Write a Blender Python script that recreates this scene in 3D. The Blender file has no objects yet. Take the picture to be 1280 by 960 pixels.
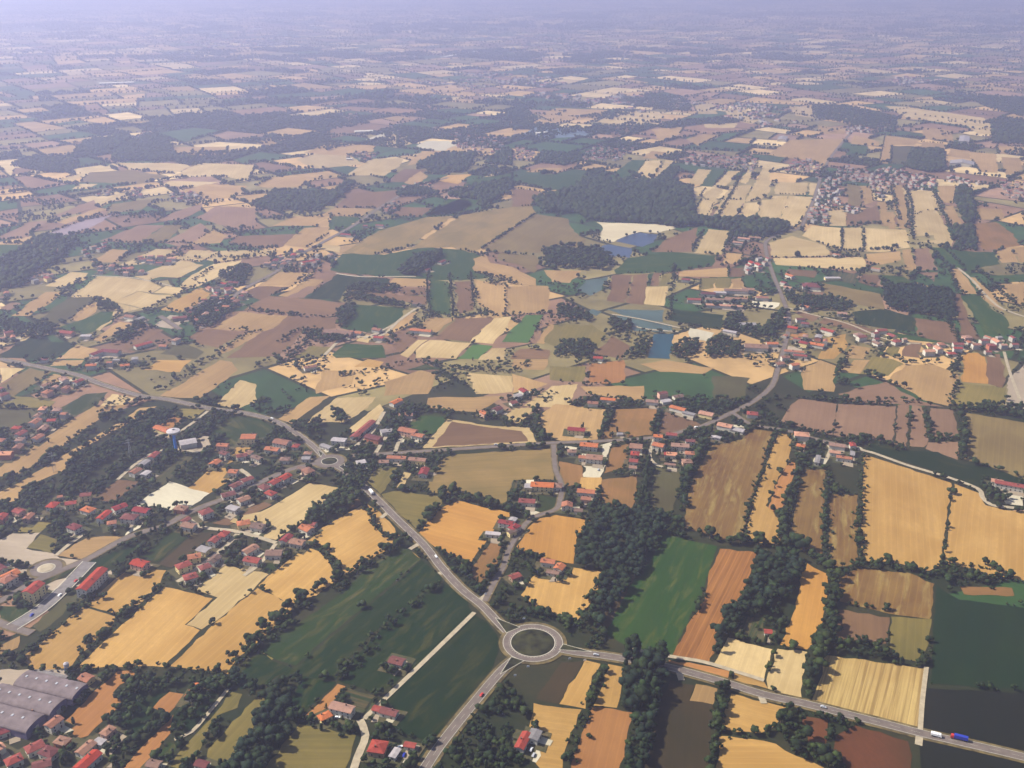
import bpy, math, random
import numpy as np
from mathutils import Vector, noise
random.seed(7); rng = np.random.default_rng(11)
SUN_STRENGTH, SKY_STRENGTH, EXPOSURE = 5.0, .07, 1.0
HAZE_DENSITY, HAZE_COLOR, HAZE_G = .00020, (.64, .67, 1.0, 1), 0.6
# ---- traced layout: "material crop x,y x,y ..." ; crop letters give the origin of a 4x enlarged view of the survey sheet
CROPS = dict(A=(520,720),B=(0,720),C=(260,720),D=(780,720),E=(960,720),F=(0,500),H=(260,500),I=(520,500),J=(780,500),
             K=(960,500),L=(0,250),M=(260,250),N=(520,250),O=(780,250),P=(960,250),Q=(0,120),R=(320,120),S=(640,120),
             T=(960,120),U=(0,430),V=(320,430),W=(640,430),Y=(960,430))
FIELDS = """
go X 714,709 752,714 747,742 735,758 721,777 700,772 680,765 651,744 668,719 706,723
gr X 800,720 832,668 897,683 878,740 840,820 790,811 757,792 785,735
db X 745,785 757,792 785,735 793,722 785,720 770,745
go X 731,825 751,830 740,845 734,867 732,886 699,880
db X 702,828 730,826 699,880 670,874
go X 760,830 780,834 771,885 742,882 752,860
go X 667,879 727,887 720,907 711,925 706,938 704,985 670,955 661,910
or X 741,884 792,891 770,985 708,985 727,917
dg X 593,769 608,777 621,793 624,814 617,832 598,852 573,882 545,920 530,925 500,915 462,892 470,885 500,858 520,838
dg X 557,730 585,752 590,765 520,835 470,868 422,850 475,787 520,752
gd X 506,681 526,699 500,722 435,775 370,832 348,826 326,814 338,803 380,775 425,742 470,703
dg X 527,700 552,722 545,733 520,750 478,780 430,830 420,850 372,845 330,857 372,833 437,777 502,723
dg X 287,842 324,816 348,829 366,835 325,858 300,862 290,850
ol X 374,905 445,919 440,935 432,960 426,990 310,990 332,960
or X 422,855 432,858 408,885 395,893 381,895
vy X 435,860 470,870 452,893 440,883 425,875
dg X 380,845 420,853 379,893 352,890
ol X 260,937 322,870 340,877 318,905 315,915 283,952 258,950
ol X 207,962 290,865 303,868 297,885 275,893 257,920 250,938 237,962
or X 147,839 168,838 170,847 150,856 141,866 154,880 128,902 110,920 96,924 77,904
or X 191,885 212,865 231,868 229,875 210,893
or X 150,962 217,893 213,917 180,962
go X 96,834 205,734 266,748 231,781 250,788 204,834 150,834
go X 104,759 144,771 141,782 98,820 88,835 41,838 25,825
go X 107,756 128,738 160,712 183,710 208,713 200,730 175,755 145,768
pa X 244,737 260,720 275,706 307,711 336,718 320,733 285,765 252,787 233,781 272,747 258,742
go X 322,735 367,757 360,770 340,788 320,805 300,820 288,835 285,843 250,838 212,833 260,787
go X 323,732 380,684 400,690 412,704 422,722 415,730 395,745 373,750 366,756
go X 382,672 452,632 460,640 467,657 480,670 501,675 485,686 450,707 432,720 420,700 407,685 385,677
pa X 314,648 387,604 432,611 415,625 390,636 377,653 362,663 345,675 330,672 328,660
go X 459,630 475,640 500,670 482,668 467,650
br X 425,635 445,622 452,630 432,640
br X 265,654 332,627 340,631 300,651 285,657
ol X 459,602 472,584 497,584 490,597 482,612 475,618
ol X 477,618 495,613 555,622 542,648 520,661 497,640
pa X 495,610 505,590 514,592 501,612
ta2 X 531,615 552,575 570,568 690,561 692,600 645,600 630,630 598,627 580,618 552,617
vy X 630,636 642,600 655,601 645,640
or2 X 524,666 552,635 572,626 640,642 625,655 610,672 597,690 585,712 567,695 545,685
rb X 587,714 615,675 627,680 622,705 600,730
or2 X 645,684 660,660 675,648 695,644 738,651 720,675 717,705 670,697
pa X 527,561 559,524 612,532 662,535 671,553
br X 540,559 565,527 615,535 652,539 660,552
pa X 630,525 640,511 670,509 650,530
ta X 672,530 680,515 695,505 757,512 750,540 747,551 705,552 690,548 678,540
rb X 751,549 770,512 822,510 815,544
br X 821,545 832,515 882,532 855,540
rb X 755,592 764,560 787,554 785,575 780,585
rb X 699,577 727,582 729,600 715,610 702,602
go X 726,597 752,597 750,625 725,611
rb X 752,600 797,594 792,640 780,635 752,632
od X 817,585 852,587 850,610 840,642 815,635
ro X 866,600 890,557 927,550 942,537 966,540 955,575 940,622 925,677 900,675 880,667 856,660 860,620
go X 972,541 991,542 987,575 972,600 957,632 975,650 974,680 930,677 942,622 952,600
or X 987,577 994,579 992,595 975,645 960,635 972,602
ro X 1001,600 1005,587 1032,587 1029,650 1028,695 1014,695 985,678
ro X 1037,619 1072,619 1071,705 1042,712 1037,695
go X 1080,568 1189,604 1175,707 1160,715 1125,705 1075,702
go X 1193,605 1225,617 1232,632 1255,638 1290,640 1290,727 1247,720 1222,725 1210,710 1179,704
dg X 1082,562 1095,550 1120,562 1172,565 1200,580 1237,585 1290,603 1290,620 1260,605 1235,612 1227,610 1185,594
pk X 975,527 990,505 1000,498 1046,505 1041,545
pk X 1042,545 1047,505 1120,508 1116,555 1090,549
pk X 1118,555 1122,506 1136,504 1133,558
pk X 1137,558 1140,506 1152,508 1160,552 1155,559
pk X 1163,510 1190,512 1200,546 1163,545
pk X 1160,553 1200,552 1197,575 1157,561
ob X 1202,515 1290,530 1290,603 1242,585 1206,575 1208,545
or2 X 975,806 995,760 1002,720 1009,704 1035,718 1035,730 1026,782 1009,812
pa X 892,830 905,807 910,797 967,812 955,850 920,838
pa X 958,850 972,811 1009,815 1005,830 1002,872 960,861
go X 917,850 918,840 955,852 960,861
oo X 840,820 862,777 880,752 885,720 900,686 947,691 935,727 922,757 902,777 887,830
or X 836,825 887,833 912,838 910,848 872,839 836,829
db X 837,850 870,857 862,875 892,882 885,985 795,985 820,895
ta X 870,855 897,861 892,881 862,876
go X 914,867 986,885 980,895 965,910 950,917 920,915 901,910
go X 899,920 940,924 970,930 995,945 1030,960 1040,990 893,990
ru X 1002,895 1035,900 1032,932 1010,927
ru X 1045,920 1070,907 1100,915 1135,927 1140,945 1135,985 1080,985 1042,940
pb X 1031,819 1157,836 1149,910 1014,876 1025,850
gs X 1171,732 1200,750 1290,762 1290,862 1235,860 1162,854
dd X 1160,860 1235,864 1290,866 1290,985 1155,985 1150,940
br X 1047,762 1112,772 1107,805 1070,800 1046,802
ol X 1114,771 1165,774 1160,807 1145,827 1110,820
ro X 1047,720 1072,711 1135,716 1168,730 1162,774 1110,767 1050,752
rb X 1200,733 1265,735 1268,745 1205,743
vy X 920,795 930,770 957,773 950,797
ta X -10,590 60,545 117,508 160,506 120,527 82,555 25,592 -10,597
ta X -10,620 30,600 95,560 155,525 175,510 196,508 190,512 155,532 92,567 82,587 27,612 22,625 -10,635
od X -10,512 60,512 15,540 -10,538
br X 117,622 147,600 175,602 140,630
vy X 187,604 230,570 242,572 202,609
wh X 182,622 212,602 262,617 237,635 212,642 192,632 160,637
go X 235,610 265,584 282,585 288,600 262,617
go X 264,579 292,557 315,557 300,575 277,582
or X 192,537 215,521 232,524 207,541
ol X 215,520 227,511 257,512 242,524
gd X 265,540 290,520 320,523 345,535 325,553 290,560
ol X 22,665 32,650 65,654 50,666
ol X 33,685 51,668 72,675 65,691
di X -10,680 15,667 50,666 33,686 67,692 75,698 110,700 90,708 30,705 -10,700
ta X 68,695 110,672 160,670 140,682 108,699
dg X 112,702 150,688 185,674 150,707 125,709
gd X 180,695 215,663 240,667 210,690 197,703
db X 199,705 242,667 280,664 250,685 215,710
gd X 320,706 333,698 351,704 337,716
gd X 360,570 385,550 400,562 385,577
gr X 495,548 525,520 560,522 545,540 520,552
pa L 350,485 490,380 640,390 740,405 810,435 760,465 690,455 570,510
pa L 570,510 690,457 800,477 860,475 740,545 700,540
pa L 670,385 830,320 890,300 1020,325 900,390 800,385 740,402
pa L 900,435 960,375 1070,320 1210,300 1190,340 1060,400 970,440
pa L 770,465 830,430 950,440 880,475
go L 800,550 990,440 1110,445 1000,510 900,565
od L 210,590 340,485 490,490 440,540 340,600 250,640
ta L 350,600 430,530 490,510 480,560 400,610
gr L 290,640 410,600 500,560 600,560 560,620 450,665 380,680
ta L 460,700 600,610 660,620 510,710
br L 600,730 740,640 820,650 640,760
pa L 480,650 570,590 570,510 700,545 600,570 500,655
di L 770,630 850,575 950,590 870,645
dg L 0,770 180,670 260,710 390,715 270,795 0,790
ta L 280,795 390,725 490,745 440,795
ta L 55,580 230,460 320,460 270,500 150,580
pk L 0,540 60,510 110,515 40,560
pa L 225,430 350,360 440,365 430,400 300,435
ta L 450,310 560,245 650,250 590,315
pk L 500,205 700,125 820,125 690,215
ob L 690,215 830,125 920,125 820,215
pk L 820,215 1000,115 1050,150 920,235
ta L 920,235 1070,150 1140,180 1100,215 1000,220
pa L 590,330 780,245 890,250 740,320
pa L 890,300 950,250 1050,255 1000,310
pa L 1030,300 1110,255 1280,260 1280,285 1090,310
pk L 980,90 1080,30 1280,40 1280,130 1150,140
gr L -40,220 190,225 100,265 -40,290
br L -40,300 100,265 0,310
ta L 280,110 500,40 540,45 330,120
pu L 230,170 400,110 560,75 470,130 330,180
pk L -40,200 150,110 250,100 120,190
br L 1060,640 1160,560 1280,570 1280,655
br L 940,690 1000,645 1240,660 1090,740 990,720
ta L 1080,765 1250,660 1280,665 1280,690 1110,770
od L 800,770 900,715 1020,760 980,795
ta M 20,645 160,560 400,580 330,640 270,660
br M 90,790 270,662 330,642 400,580 650,590 640,640 480,660 400,740 340,780
ta M 40,760 240,665 270,662 100,760
br M 180,550 300,480 420,485 700,515 640,575 350,560
ta M 250,430 360,360 530,365 420,430
br M 160,470 250,432 420,432 260,500
ta M 350,480 510,395 580,400 540,430 480,490
pk M 390,490 500,432 565,432 480,490
dg M 490,490 650,370 780,385 910,395 880,440 700,440 660,500
gr M 610,350 670,270 800,265 880,275 1000,250 1100,235 1280,250 1400,290 1400,390 1280,400 1100,400 900,385 650,362
ta M 900,430 930,390 1090,395 1095,435
br M 960,470 970,440 1095,440 1095,475
br M 690,490 740,465 1095,480 1090,530 900,490
gr M 660,640 720,520 990,540 960,590 870,650 800,665
gr M 1100,520 1110,400 1200,410 1220,580 1120,560
ta M 865,675 1000,570 1050,560 1020,620 900,680
pa M 740,705 780,670 830,685 800,715
gr M 620,775 690,720 870,725 890,790 640,790
ol M 420,790 510,730 640,735 560,790
br M 920,730 960,700 1050,690 960,765
pa M 960,775 1050,700 1100,700 1000,790
br M 100,215 150,180 440,170 370,235 250,240
ta M 380,225 480,140 610,135 600,170 490,240
ta M 320,130 440,80 600,90 600,130 490,130
pa M -160,290 60,255 340,250 300,280 120,292
ta M 580,70 640,40 830,45 750,80
pk M 640,30 690,0 890,0 840,40
gr M 600,150 620,80 770,90 690,140
ta2 M 670,265 850,155 1100,85 1230,80 980,245 820,275
ta2 N 0,225 230,75 480,35 580,30 600,65 320,245 270,265 180,235 -60,245
pa M 540,240 580,225 660,230 660,265
br M 910,75 960,35 1120,40 1060,85
gr M 1090,80 1170,30 1300,-20 1320,30 1240,70
ob N 330,245 600,70 760,95 790,160 850,200 820,240 640,240 620,265 400,260
ob N 410,265 600,280 620,310 590,365 500,320 410,300
ta N 285,295 350,275 370,315 480,335 600,395 600,430 500,425 440,400 290,355
ta N 290,395 450,430 445,580 400,580 310,520
ta N 455,430 660,430 665,560 450,575
br N 195,410 280,405 290,550 215,570
ta N 640,350 830,355 770,415 680,410
gr N 990,350 1060,290 1280,260 1500,280 1480,330 1280,360 1000,370
br N 985,375 1085,375 1045,515 955,505
br N 1087,375 1160,370 1140,525 1052,515
br N 1190,365 1230,365 1210,430 1160,430
pa N 1150,435 1260,430 1240,530 1140,520
gr N 1162,370 1190,365 1168,430 1155,430
ol N 1232,370 1280,365 1260,430 1215,430
br N 1175,260 1260,190 1410,135 1380,260
sa N 920,200 930,130 900,110 1280,125 1300,140 1210,165 1120,160 1050,180 990,210
wa N 1000,207 1060,177 1120,163 1215,172 1190,212 1130,235
wa N 915,240 960,222 1080,242 1070,290 980,280
wg N 800,450 850,400 960,385 930,450 870,480
wg N 950,545 1240,550 1235,610 1130,600 1040,578
wg N 1000,577 1220,612 1280,625 1280,660 1090,655
wd N 1190,670 1290,670 1270,795 1160,790
wg N 860,560 880,545 930,560 900,580
br N 95,695 200,590 390,590 270,708
pa N 270,712 390,592 480,580 460,640 385,720
pa N 0,750 70,700 275,715 200,795 0,790
gn N 205,795 290,720 385,730 310,795
pa N 310,800 380,742 450,740 440,800
br N 470,795 520,745 670,750 660,795
gn N 430,710 550,575 640,575 560,715
pk N 570,715 642,580 660,590 600,720
ta N 600,715 660,620 720,630 640,720
ol N 640,710 690,625 880,625 950,670 910,730 800,720 700,735
br N 890,770 980,680 1070,730 1030,795
ta N 20,630 80,585 200,590 90,670
pa O 345,85 390,0 470,0 420,95
pa O 445,90 490,0 610,0 550,95
pa O 560,95 620,15 680,15 655,100
pa O 660,105 690,0 815,0 770,110
pa O 775,110 830,0 945,0 880,110 830,160
pa O 350,265 420,145 535,155 490,275
ta O 495,320 510,265 590,270 590,315
ta O 280,355 520,340 520,385 270,385
br O 525,340 610,340 600,385 525,385
ol O 380,390 460,390 450,440 380,450
ta O 535,395 590,390 600,440 540,440
ol O 465,390 530,390 525,440 460,440
dg O 240,545 500,575 480,650 220,600
wh O 330,640 450,665 430,710 330,690
pa O 725,215 840,180 1010,230 1030,280 740,285
pa O 745,290 1190,285 1210,330 1180,355 760,325
pa O 890,180 940,130 1085,140 1085,245 1000,225
pa O 1090,140 1190,140 1195,258 1090,250
pa O 1195,140 1280,145 1410,150 1430,240 1280,262 1200,257
pa O 1000,130 1020,55 1100,50 1125,130
br O 1115,130 1110,70 1270,30 1280,110 1150,130
br O 800,370 820,345 970,355 950,390
vy O 1010,390 1040,360 1170,370 1150,420
br O 1170,410 1190,372 1280,375 1270,440
ob O 990,415 1280,470 1300,550 1130,510 1000,480
br O 850,560 880,555 980,580 940,610
br O 970,615 1010,590 1280,655 1270,680 1100,640
or O 820,720 840,650 920,670 890,730
go O 1010,690 1110,670 1120,720 1050,795 970,795
ta O 1100,790 1140,725 1230,740 1200,795
pa P 735,180 690,0 820,0 870,95 915,170 925,235 760,205 840,200 830,175
ta P 640,-20 690,0 710,120 680,145 655,140
ta P 590,60 630,60 640,145 605,145
ta P 865,30 930,30 970,130 930,130
ta P 1020,40 1170,45 1180,95 1060,100
rb P 1005,120 1140,110 1230,170 1260,230 1080,250
gr P 800,235 880,240 980,340 900,340
gr P 900,255 1130,260 1160,320 1050,340 1010,380
gr P 1110,380 1290,370 1290,410 1120,410
ta P 1140,260 1210,240 1250,310 1170,315
ta P 1215,240 1290,235 1290,315 1258,310
ta P 480,270 660,255 665,300 560,325 490,300
ta P 670,250 710,245 740,350 690,350
pk P 720,245 800,240 850,350 742,355
pk P 742,362 850,362 830,410 790,380
gr P 560,375 680,385 740,420 560,420
ta P 740,410 830,440 800,450 740,430
ta P 905,350 950,340 1050,470 970,470
br P 905,470 960,470 1000,590 1060,700 970,690 940,560
gr P 965,475 1070,480 1110,540 1190,590 1210,680 1080,670
ta P 1010,385 1040,390 1180,545 1170,555 1080,500
ta P 1150,420 1290,415 1290,540 1200,470
dg P 420,560 570,545 740,590 740,660 560,640 440,620
br P 730,590 940,620 950,720 850,710 750,680
br P 670,780 700,710 770,715 760,790
ol P 580,770 620,720 660,740 640,790
gr P 560,650 740,680 950,730 880,722 600,682
pa Q 270,425 540,350 560,335 620,350 450,380 350,430
pa Q 560,335 840,335 970,345 870,390 640,368
ob Q 450,382 640,370 840,400 700,440 400,430
ta Q 780,290 860,255 1140,255 1130,290 900,305
pa Q 360,465 400,440 490,440 440,465
pa Q 470,545 620,480 635,500 500,555
pa Q 800,445 850,425 1100,430 1000,460
ta Q 880,480 1030,440 1240,450 1180,500 1080,520
pa Q 840,410 1000,335 1280,345 1240,430 1120,400
ob Q 530,590 560,540 800,510 700,570
pk Q 780,625 870,580 1010,540 1010,570 900,620
pk Q 240,610 470,520 480,560 330,600
pk Q 80,360 180,360 130,390 60,390
ta R 240,285 380,230 600,250 580,280 430,300
pa R 200,320 300,290 470,300 540,340 300,365
pa R 450,395 580,315 740,310 720,350 640,400
pa R 620,245 690,185 770,190 780,240 700,260
wh R 800,250 850,225 960,225 1000,245 940,275 850,270
wh R 545,220 680,170 715,170 600,220
ta R 750,350 830,275 930,280 850,330
ta R 0,450 90,405 330,405 220,455 60,460
br R 650,430 740,365 850,370 780,430
ta R 740,435 820,375 860,400 800,450
go R 900,425 960,395 1080,390 1010,440
pa R 1130,410 1210,380 1180,415
br R 390,560 470,490 720,470 700,500 620,560
ta R 340,600 400,560 580,565 530,600
gr R 830,605 960,515 1130,520 1040,585
gr R 1010,465 1090,415 1280,385 1280,420 1120,430
ta R 0,235 60,210 150,215 60,255
ta R 630,115 700,100 780,110 700,130
pk R 690,45 800,35 1000,60 800,75
pk R 340,190 440,130 600,140 500,190 380,210
wl S 50,190 130,150 350,170 400,200 200,210
pa S 420,130 540,70 760,80 740,120 600,150
ta S 130,100 220,60 480,70 430,110 200,130
br S 480,160 620,150 560,190 510,215
ta S 700,165 860,155 840,190 740,235
ta S 870,215 960,190 1050,195 930,250
pa S 900,35 1000,35 1030,90 930,90
pa S 1060,70 1150,60 1250,110 1200,140 1100,120
pa S 960,140 1130,135 1110,160 970,160
gr S 480,405 600,320 670,320 600,415
pa S 600,415 670,325 740,320 740,350 700,415
pa S 710,415 770,320 810,325 750,410
ta S 460,465 490,415 590,415 540,470
ta S 630,450 650,420 720,420 700,450
ta S 650,310 700,275 770,280 720,315
pa S 880,440 930,365 1000,370 940,445
gr S 940,450 1000,370 1070,375 1000,455
pa S 1000,455 1080,375 1140,375 1060,460
pa S 860,505 900,450 970,460 940,500
pa S 945,500 1000,460 1060,465 1010,530
pa S 900,600 950,510 1010,535 970,605
pa S 1000,610 1090,450 1200,445 1160,530 1110,615
pa S 1120,615 1160,535 1240,530 1200,625
pa S 1170,530 1250,360 1290,360 1290,480 1240,520
pa S 1130,430 1180,370 1220,375 1170,440
gr S 40,400 240,390 360,395 300,470 180,470 30,430
br S 0,460 150,480 90,550 0,555
ta S 70,380 130,360 250,360 230,385
ta T 0,295 110,220 300,215 390,215 320,310 280,350 200,320 100,310
pa T 30,490 45,430 200,435 190,495
pa T 200,495 210,435 255,440 245,500
pa T 20,500 100,500 40,625 20,620
pa T 50,635 105,500 225,505 160,640 110,670
ta T 555,335 585,200 610,200 760,220 730,245 620,245 600,340
od T 610,340 620,250 730,250 690,340
ta T 755,270 770,230 890,240 880,275
ta T 900,300 910,265 1010,275 1010,315
ta T 1015,320 1010,280 1140,290 1150,385 1060,380
ta T 1165,305 1260,310 1270,370 1190,400
ta T 1140,250 1290,255 1290,290 1150,290
ta T 770,160 910,170 930,230 780,215
pa T 580,50 700,55 1080,110 1110,130 1110,190 1050,190 1000,150 700,110
pa T 100,50 220,55 230,110 140,100
ta T 250,150 400,160 380,190 260,190
ta T 410,240 430,195 560,230 550,250
gr T 390,295 410,250 500,250 490,300
ob T 390,440 460,450 470,545 400,550
ta T 460,450 510,450 530,530 480,545
pa T 290,570 380,575 400,650 290,645
ob T 400,640 400,590 550,545 560,640
ta T 550,530 590,530 600,650 570,650
ta T 610,440 670,445 700,580 700,630 650,650
pa T 700,475 830,475 870,540 870,570 770,575 735,600 720,560
ta T 845,450 940,450 930,540 860,530
pa U 0,120 130,120 0,200
ob U 0,210 150,120 260,140 60,270 0,250
ta U 200,200 270,150 400,180 330,200 260,210
ol U 10,300 60,260 200,270 280,290 240,320 0,320
pa U 470,335 560,250 680,270 590,320 560,340
gd U 300,320 430,250 540,240 470,320 350,370 230,370
go U 720,130 790,80 960,80 900,140
ta U 800,260 1100,80 1160,90 1190,130 1000,270 900,270
pa U 1080,300 1200,180 1280,200 1280,290 1180,325
ta U 250,110 280,80 420,80 400,110
ta V 110,375 270,265 370,260 180,400
pa V 240,400 400,270 600,265 560,320 440,395 350,390
pa V 450,440 620,300 640,330 540,460
ta V 330,130 500,130 480,200 300,250
go V 490,115 560,75 640,90 610,120
ta V 640,190 820,130 900,150 860,250 640,260
gd V 750,130 850,100 950,130
pa V 1050,145 1280,160 1280,240 1100,250
ta V 860,270 1240,260 1100,340 850,320
ta W 10,75 180,75 160,130 0,120
ol W 190,110 370,110 350,190 190,180
or W 400,100 560,80 560,190 470,200 380,190
ta W 0,150 180,200 90,250 0,300
pa W 60,310 200,210 330,200 280,320
ta W 340,210 660,210 660,290 380,250
ta W 640,100 760,80 1010,120 960,150 740,140
od W 1000,160 1190,170 1150,290 1010,270
ta Y 350,140 430,80 510,80 460,150
ol Y 460,150 520,60 620,75 680,100 600,160
ta Y 690,105 820,100 950,150 930,260 900,310 770,280 610,170
or2 Y 970,190 980,45 1090,45 1100,200
br Y 1100,200 1090,50 1160,50 1190,180 1170,220
ol Y 920,300 970,195 1190,220 1190,310 1100,325
di Y 1190,320 1200,170 1290,100 1290,325
ta Y 170,130 260,80 340,110 330,240 180,230
pk Y 350,250 590,190 760,285 880,315 640,300 400,290
wh A 560,830 610,830 625,900 600,935 550,915
wh C 620,660 730,680 745,725 700,735 625,735
wh C 935,850 1020,870 1000,930 920,945
di B 0,470 320,470 350,560 260,720 180,780 0,640
di B 130,880 180,870 230,920 140,960 110,930
di B 500,880 600,800 620,820 560,890 540,940
di B 480,900 560,890 560,960 450,960
wh F 620,690 700,560 740,560 700,640 640,670
di F 900,200 1040,180 1060,230 1000,260 890,250
wh H 600,220 700,210 720,250 640,255
wh H 945,190 1060,170 1090,180 1040,200 960,215
wh I 735,230 840,245 980,210 940,340 920,390 830,385 850,340
wh I 550,400 590,400 590,460 545,465
wh I 495,555 515,490 540,540 640,570 585,580
wh I 430,640 480,650 460,690 430,680
wh I 610,830 680,845 720,855 650,870 600,850
wh J 470,120 610,130 590,170 530,180
wh J 850,170 930,170 910,220 860,210
wh K 1160,460 1270,470 1275,530 1190,520
wh O 640,500 780,515 750,545 640,530
di O 590,720 800,725 780,760 600,770
di O 820,730 890,740 880,790 800,790
pa F 1150,610 1170,590 1300,560 1290,640
di F 0,830 160,850 170,890 120,910 0,940
di F 380,930 560,850 560,880 480,930 420,960
gd F 210,920 330,830 410,825 300,890 230,925
gd B 0,150 140,150 150,190 60,240 0,230
ta B 40,330 100,300 90,360 0,400 0,350
od B 160,250 330,100 420,90 250,250 200,280
di B 220,40 330,10 340,30 250,80
dg B 560,760 700,500 850,500 800,640 700,780 620,800
dg B 860,700 940,620 1110,560 950,780 880,760
go X 506,682 525,698 514,708 498,714 490,708 498,695
ol X 326,815 338,804 352,803 350,815 340,825
gd B 780,900 850,830 890,850 860,900
gd I 600,470 700,490 690,550 590,560
gd H 1000,110 1130,60 1190,90 1100,150
"""
# ---- roads: name, width m, style, points (sheet pixels)
ROADS = [
 ("road",7.6,"m",[(0,449),(30,455),(60,461),(100,470),(125,480),(175,495),(212,500),(262,511),(302,516),(342,526),(370,542),(390,557),(404,571)]),
 ("road",8.2,"m",[(421,583),(435,592),(467,620),(497,650),(530,682),(552,710),(577,737),(602,757),(622,778),(634,790)]),
 ("road",8.2,"m",[(699,812),(720,816),(745,819),(785,825),(837,835),(900,852),(955,869),(1005,880),(1060,894),(1100,904),(1150,917),(1185,925),(1237,937),(1300,952)]),
 ("road",8.2,"m",[(645,824),(632,834),(617,850),(592,880),(570,907),(547,937),(532,960),(512,992)]),
 ("road",6.0,"s",[(437,570),(455,569),(520,565),(595,560),(690,554),(747,552),(820,547),(855,539),(880,532),(915,516),(945,500),(965,482),(972,462),(980,435),(986,410),(985,392),(977,370),(965,340),(957,312),(960,300),(980,291),(1000,285),(1008,270),(1017,250),(1035,202),(1067,162)]),
 ("road",5.5,"s",[(917,517),(940,531),(975,537),(997,542),(1012,547),(1072,562)]),
 ("road",5.0,"t",[(1072,562),(1090,566),(1135,582),(1185,597),(1222,611),(1228,622),(1238,631),(1255,634),(1300,638)]),
 ("road",5.0,"s",[(692,556),(694,585),(702,607),(700,625),(695,637),(675,644),(660,652),(645,672),(635,690),(630,707),(618,728),(606,752)]),
 ("road",7.0,"s",[(-15,760),(0,752),(45,727),(80,712),(110,699),(162,671),(207,657),(225,647),(250,635),(290,620),(335,599),(370,585),(403,579)]),
 ("road",5.0,"t",[(237,650),(247,657),(262,661),(292,664),(320,671),(345,679)]),
 ("road",5.0,"t",[(297,668),(280,685),(255,705),(222,728)]),
 ("road",11.0,"p",[(112,703),(60,755),(15,785)]),
 ("road",7.0,"s",[(15,785),(40,792)]), ("road",7.0,"s",[(-10,775),(15,785)]),
 ("lane",4.0,"t",[(593,766),(520,837),(455,899)]),
 ("lane",5.5,"t",[(450,900),(457,920),(447,947),(435,985)]),
 ("road",7.0,"s",[(200,395),(225,412)]),
 ("road",7.0,"s",[(250,410),(260,405),(297,367),(345,340),(360,327),(400,305),(445,280),(482,255),(520,235),(560,222)]),
 ("lane",5.0,"t",[(420,342),(450,346),(490,346),(520,346)]),
 ("lane",5.0,"t",[(405,445),(432,422),(475,420),(500,400),(520,386)]),
 ("lane",4.0,"t",[(985,385),(1017,394),(1060,405),(1110,425),(1150,430)]),
 ("lane",5.0,"t",[(1197,335),(1215,350),(1235,372),(1255,387),(1300,402)]),
 ("lane",4.0,"t",[(765,393),(800,399),(850,410)]), ("lane",4.0,"t",[(765,395),(800,410),(848,415)]),
 ("lane",4.0,"t",[(147,600),(170,580),(195,565),(222,562),(248,566)]),
 ("lane",4.0,"t",[(225,540),(245,526),(260,514)]),
 ("lane",4.0,"t",[(115,345),(160,347),(190,352),(215,358)]),
 ("lane",5.0,"t",[(440,562),(465,540),(480,515)]),
 ("lane",4.5,"t",[(470,566),(480,550),(490,537)]), ("lane",4.5,"t",[(494,565),(500,550),(510,540)]),
 ("lane",4.0,"t",[(70,695),(85,682),(105,668)]),
 ("lane",5.0,"t",[(300,587),(312,596),(305,603)]),
 ("lane",4.0,"t",[(790,812),(838,821),(880,828),(920,840),(955,851)]),
 ("lane",3.5,"t",[(1158,834),(1153,875),(1150,917)]),
 ("lane",4.0,"t",[(1030,553),(1038,560),(1033,575)]),
 ("lane",3.0,"t",[(285,862),(262,890),(240,915),(218,925)]),
 ("lane",4.0,"t",[(1255,440),(1262,465),(1275,500)]),
 ("lane",4.0,"t",[(495,405),(455,424)]), ("lane",4.0,"t",[(305,720),(325,705),(345,680)]),
 ("lane",5.0,"t",[(848,838),(852,851)]), ("lane",5.0,"t",[(949,865),(955,880)]), ("lane",5.0,"t",[(1150,912),(1148,932)]),
 ("lane",5.0,"t",[(598,752),(613,741)]), ("lane",4.5,"t",[(476,648),(485,641)]), ("lane",4.5,"t",[(512,687),(524,680)]), ("lane",4.5,"t",[(549,718),(560,711)]),
 ("lane",4.0,"t",[(818,549),(812,570),(822,582),(845,587)]),
]
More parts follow.
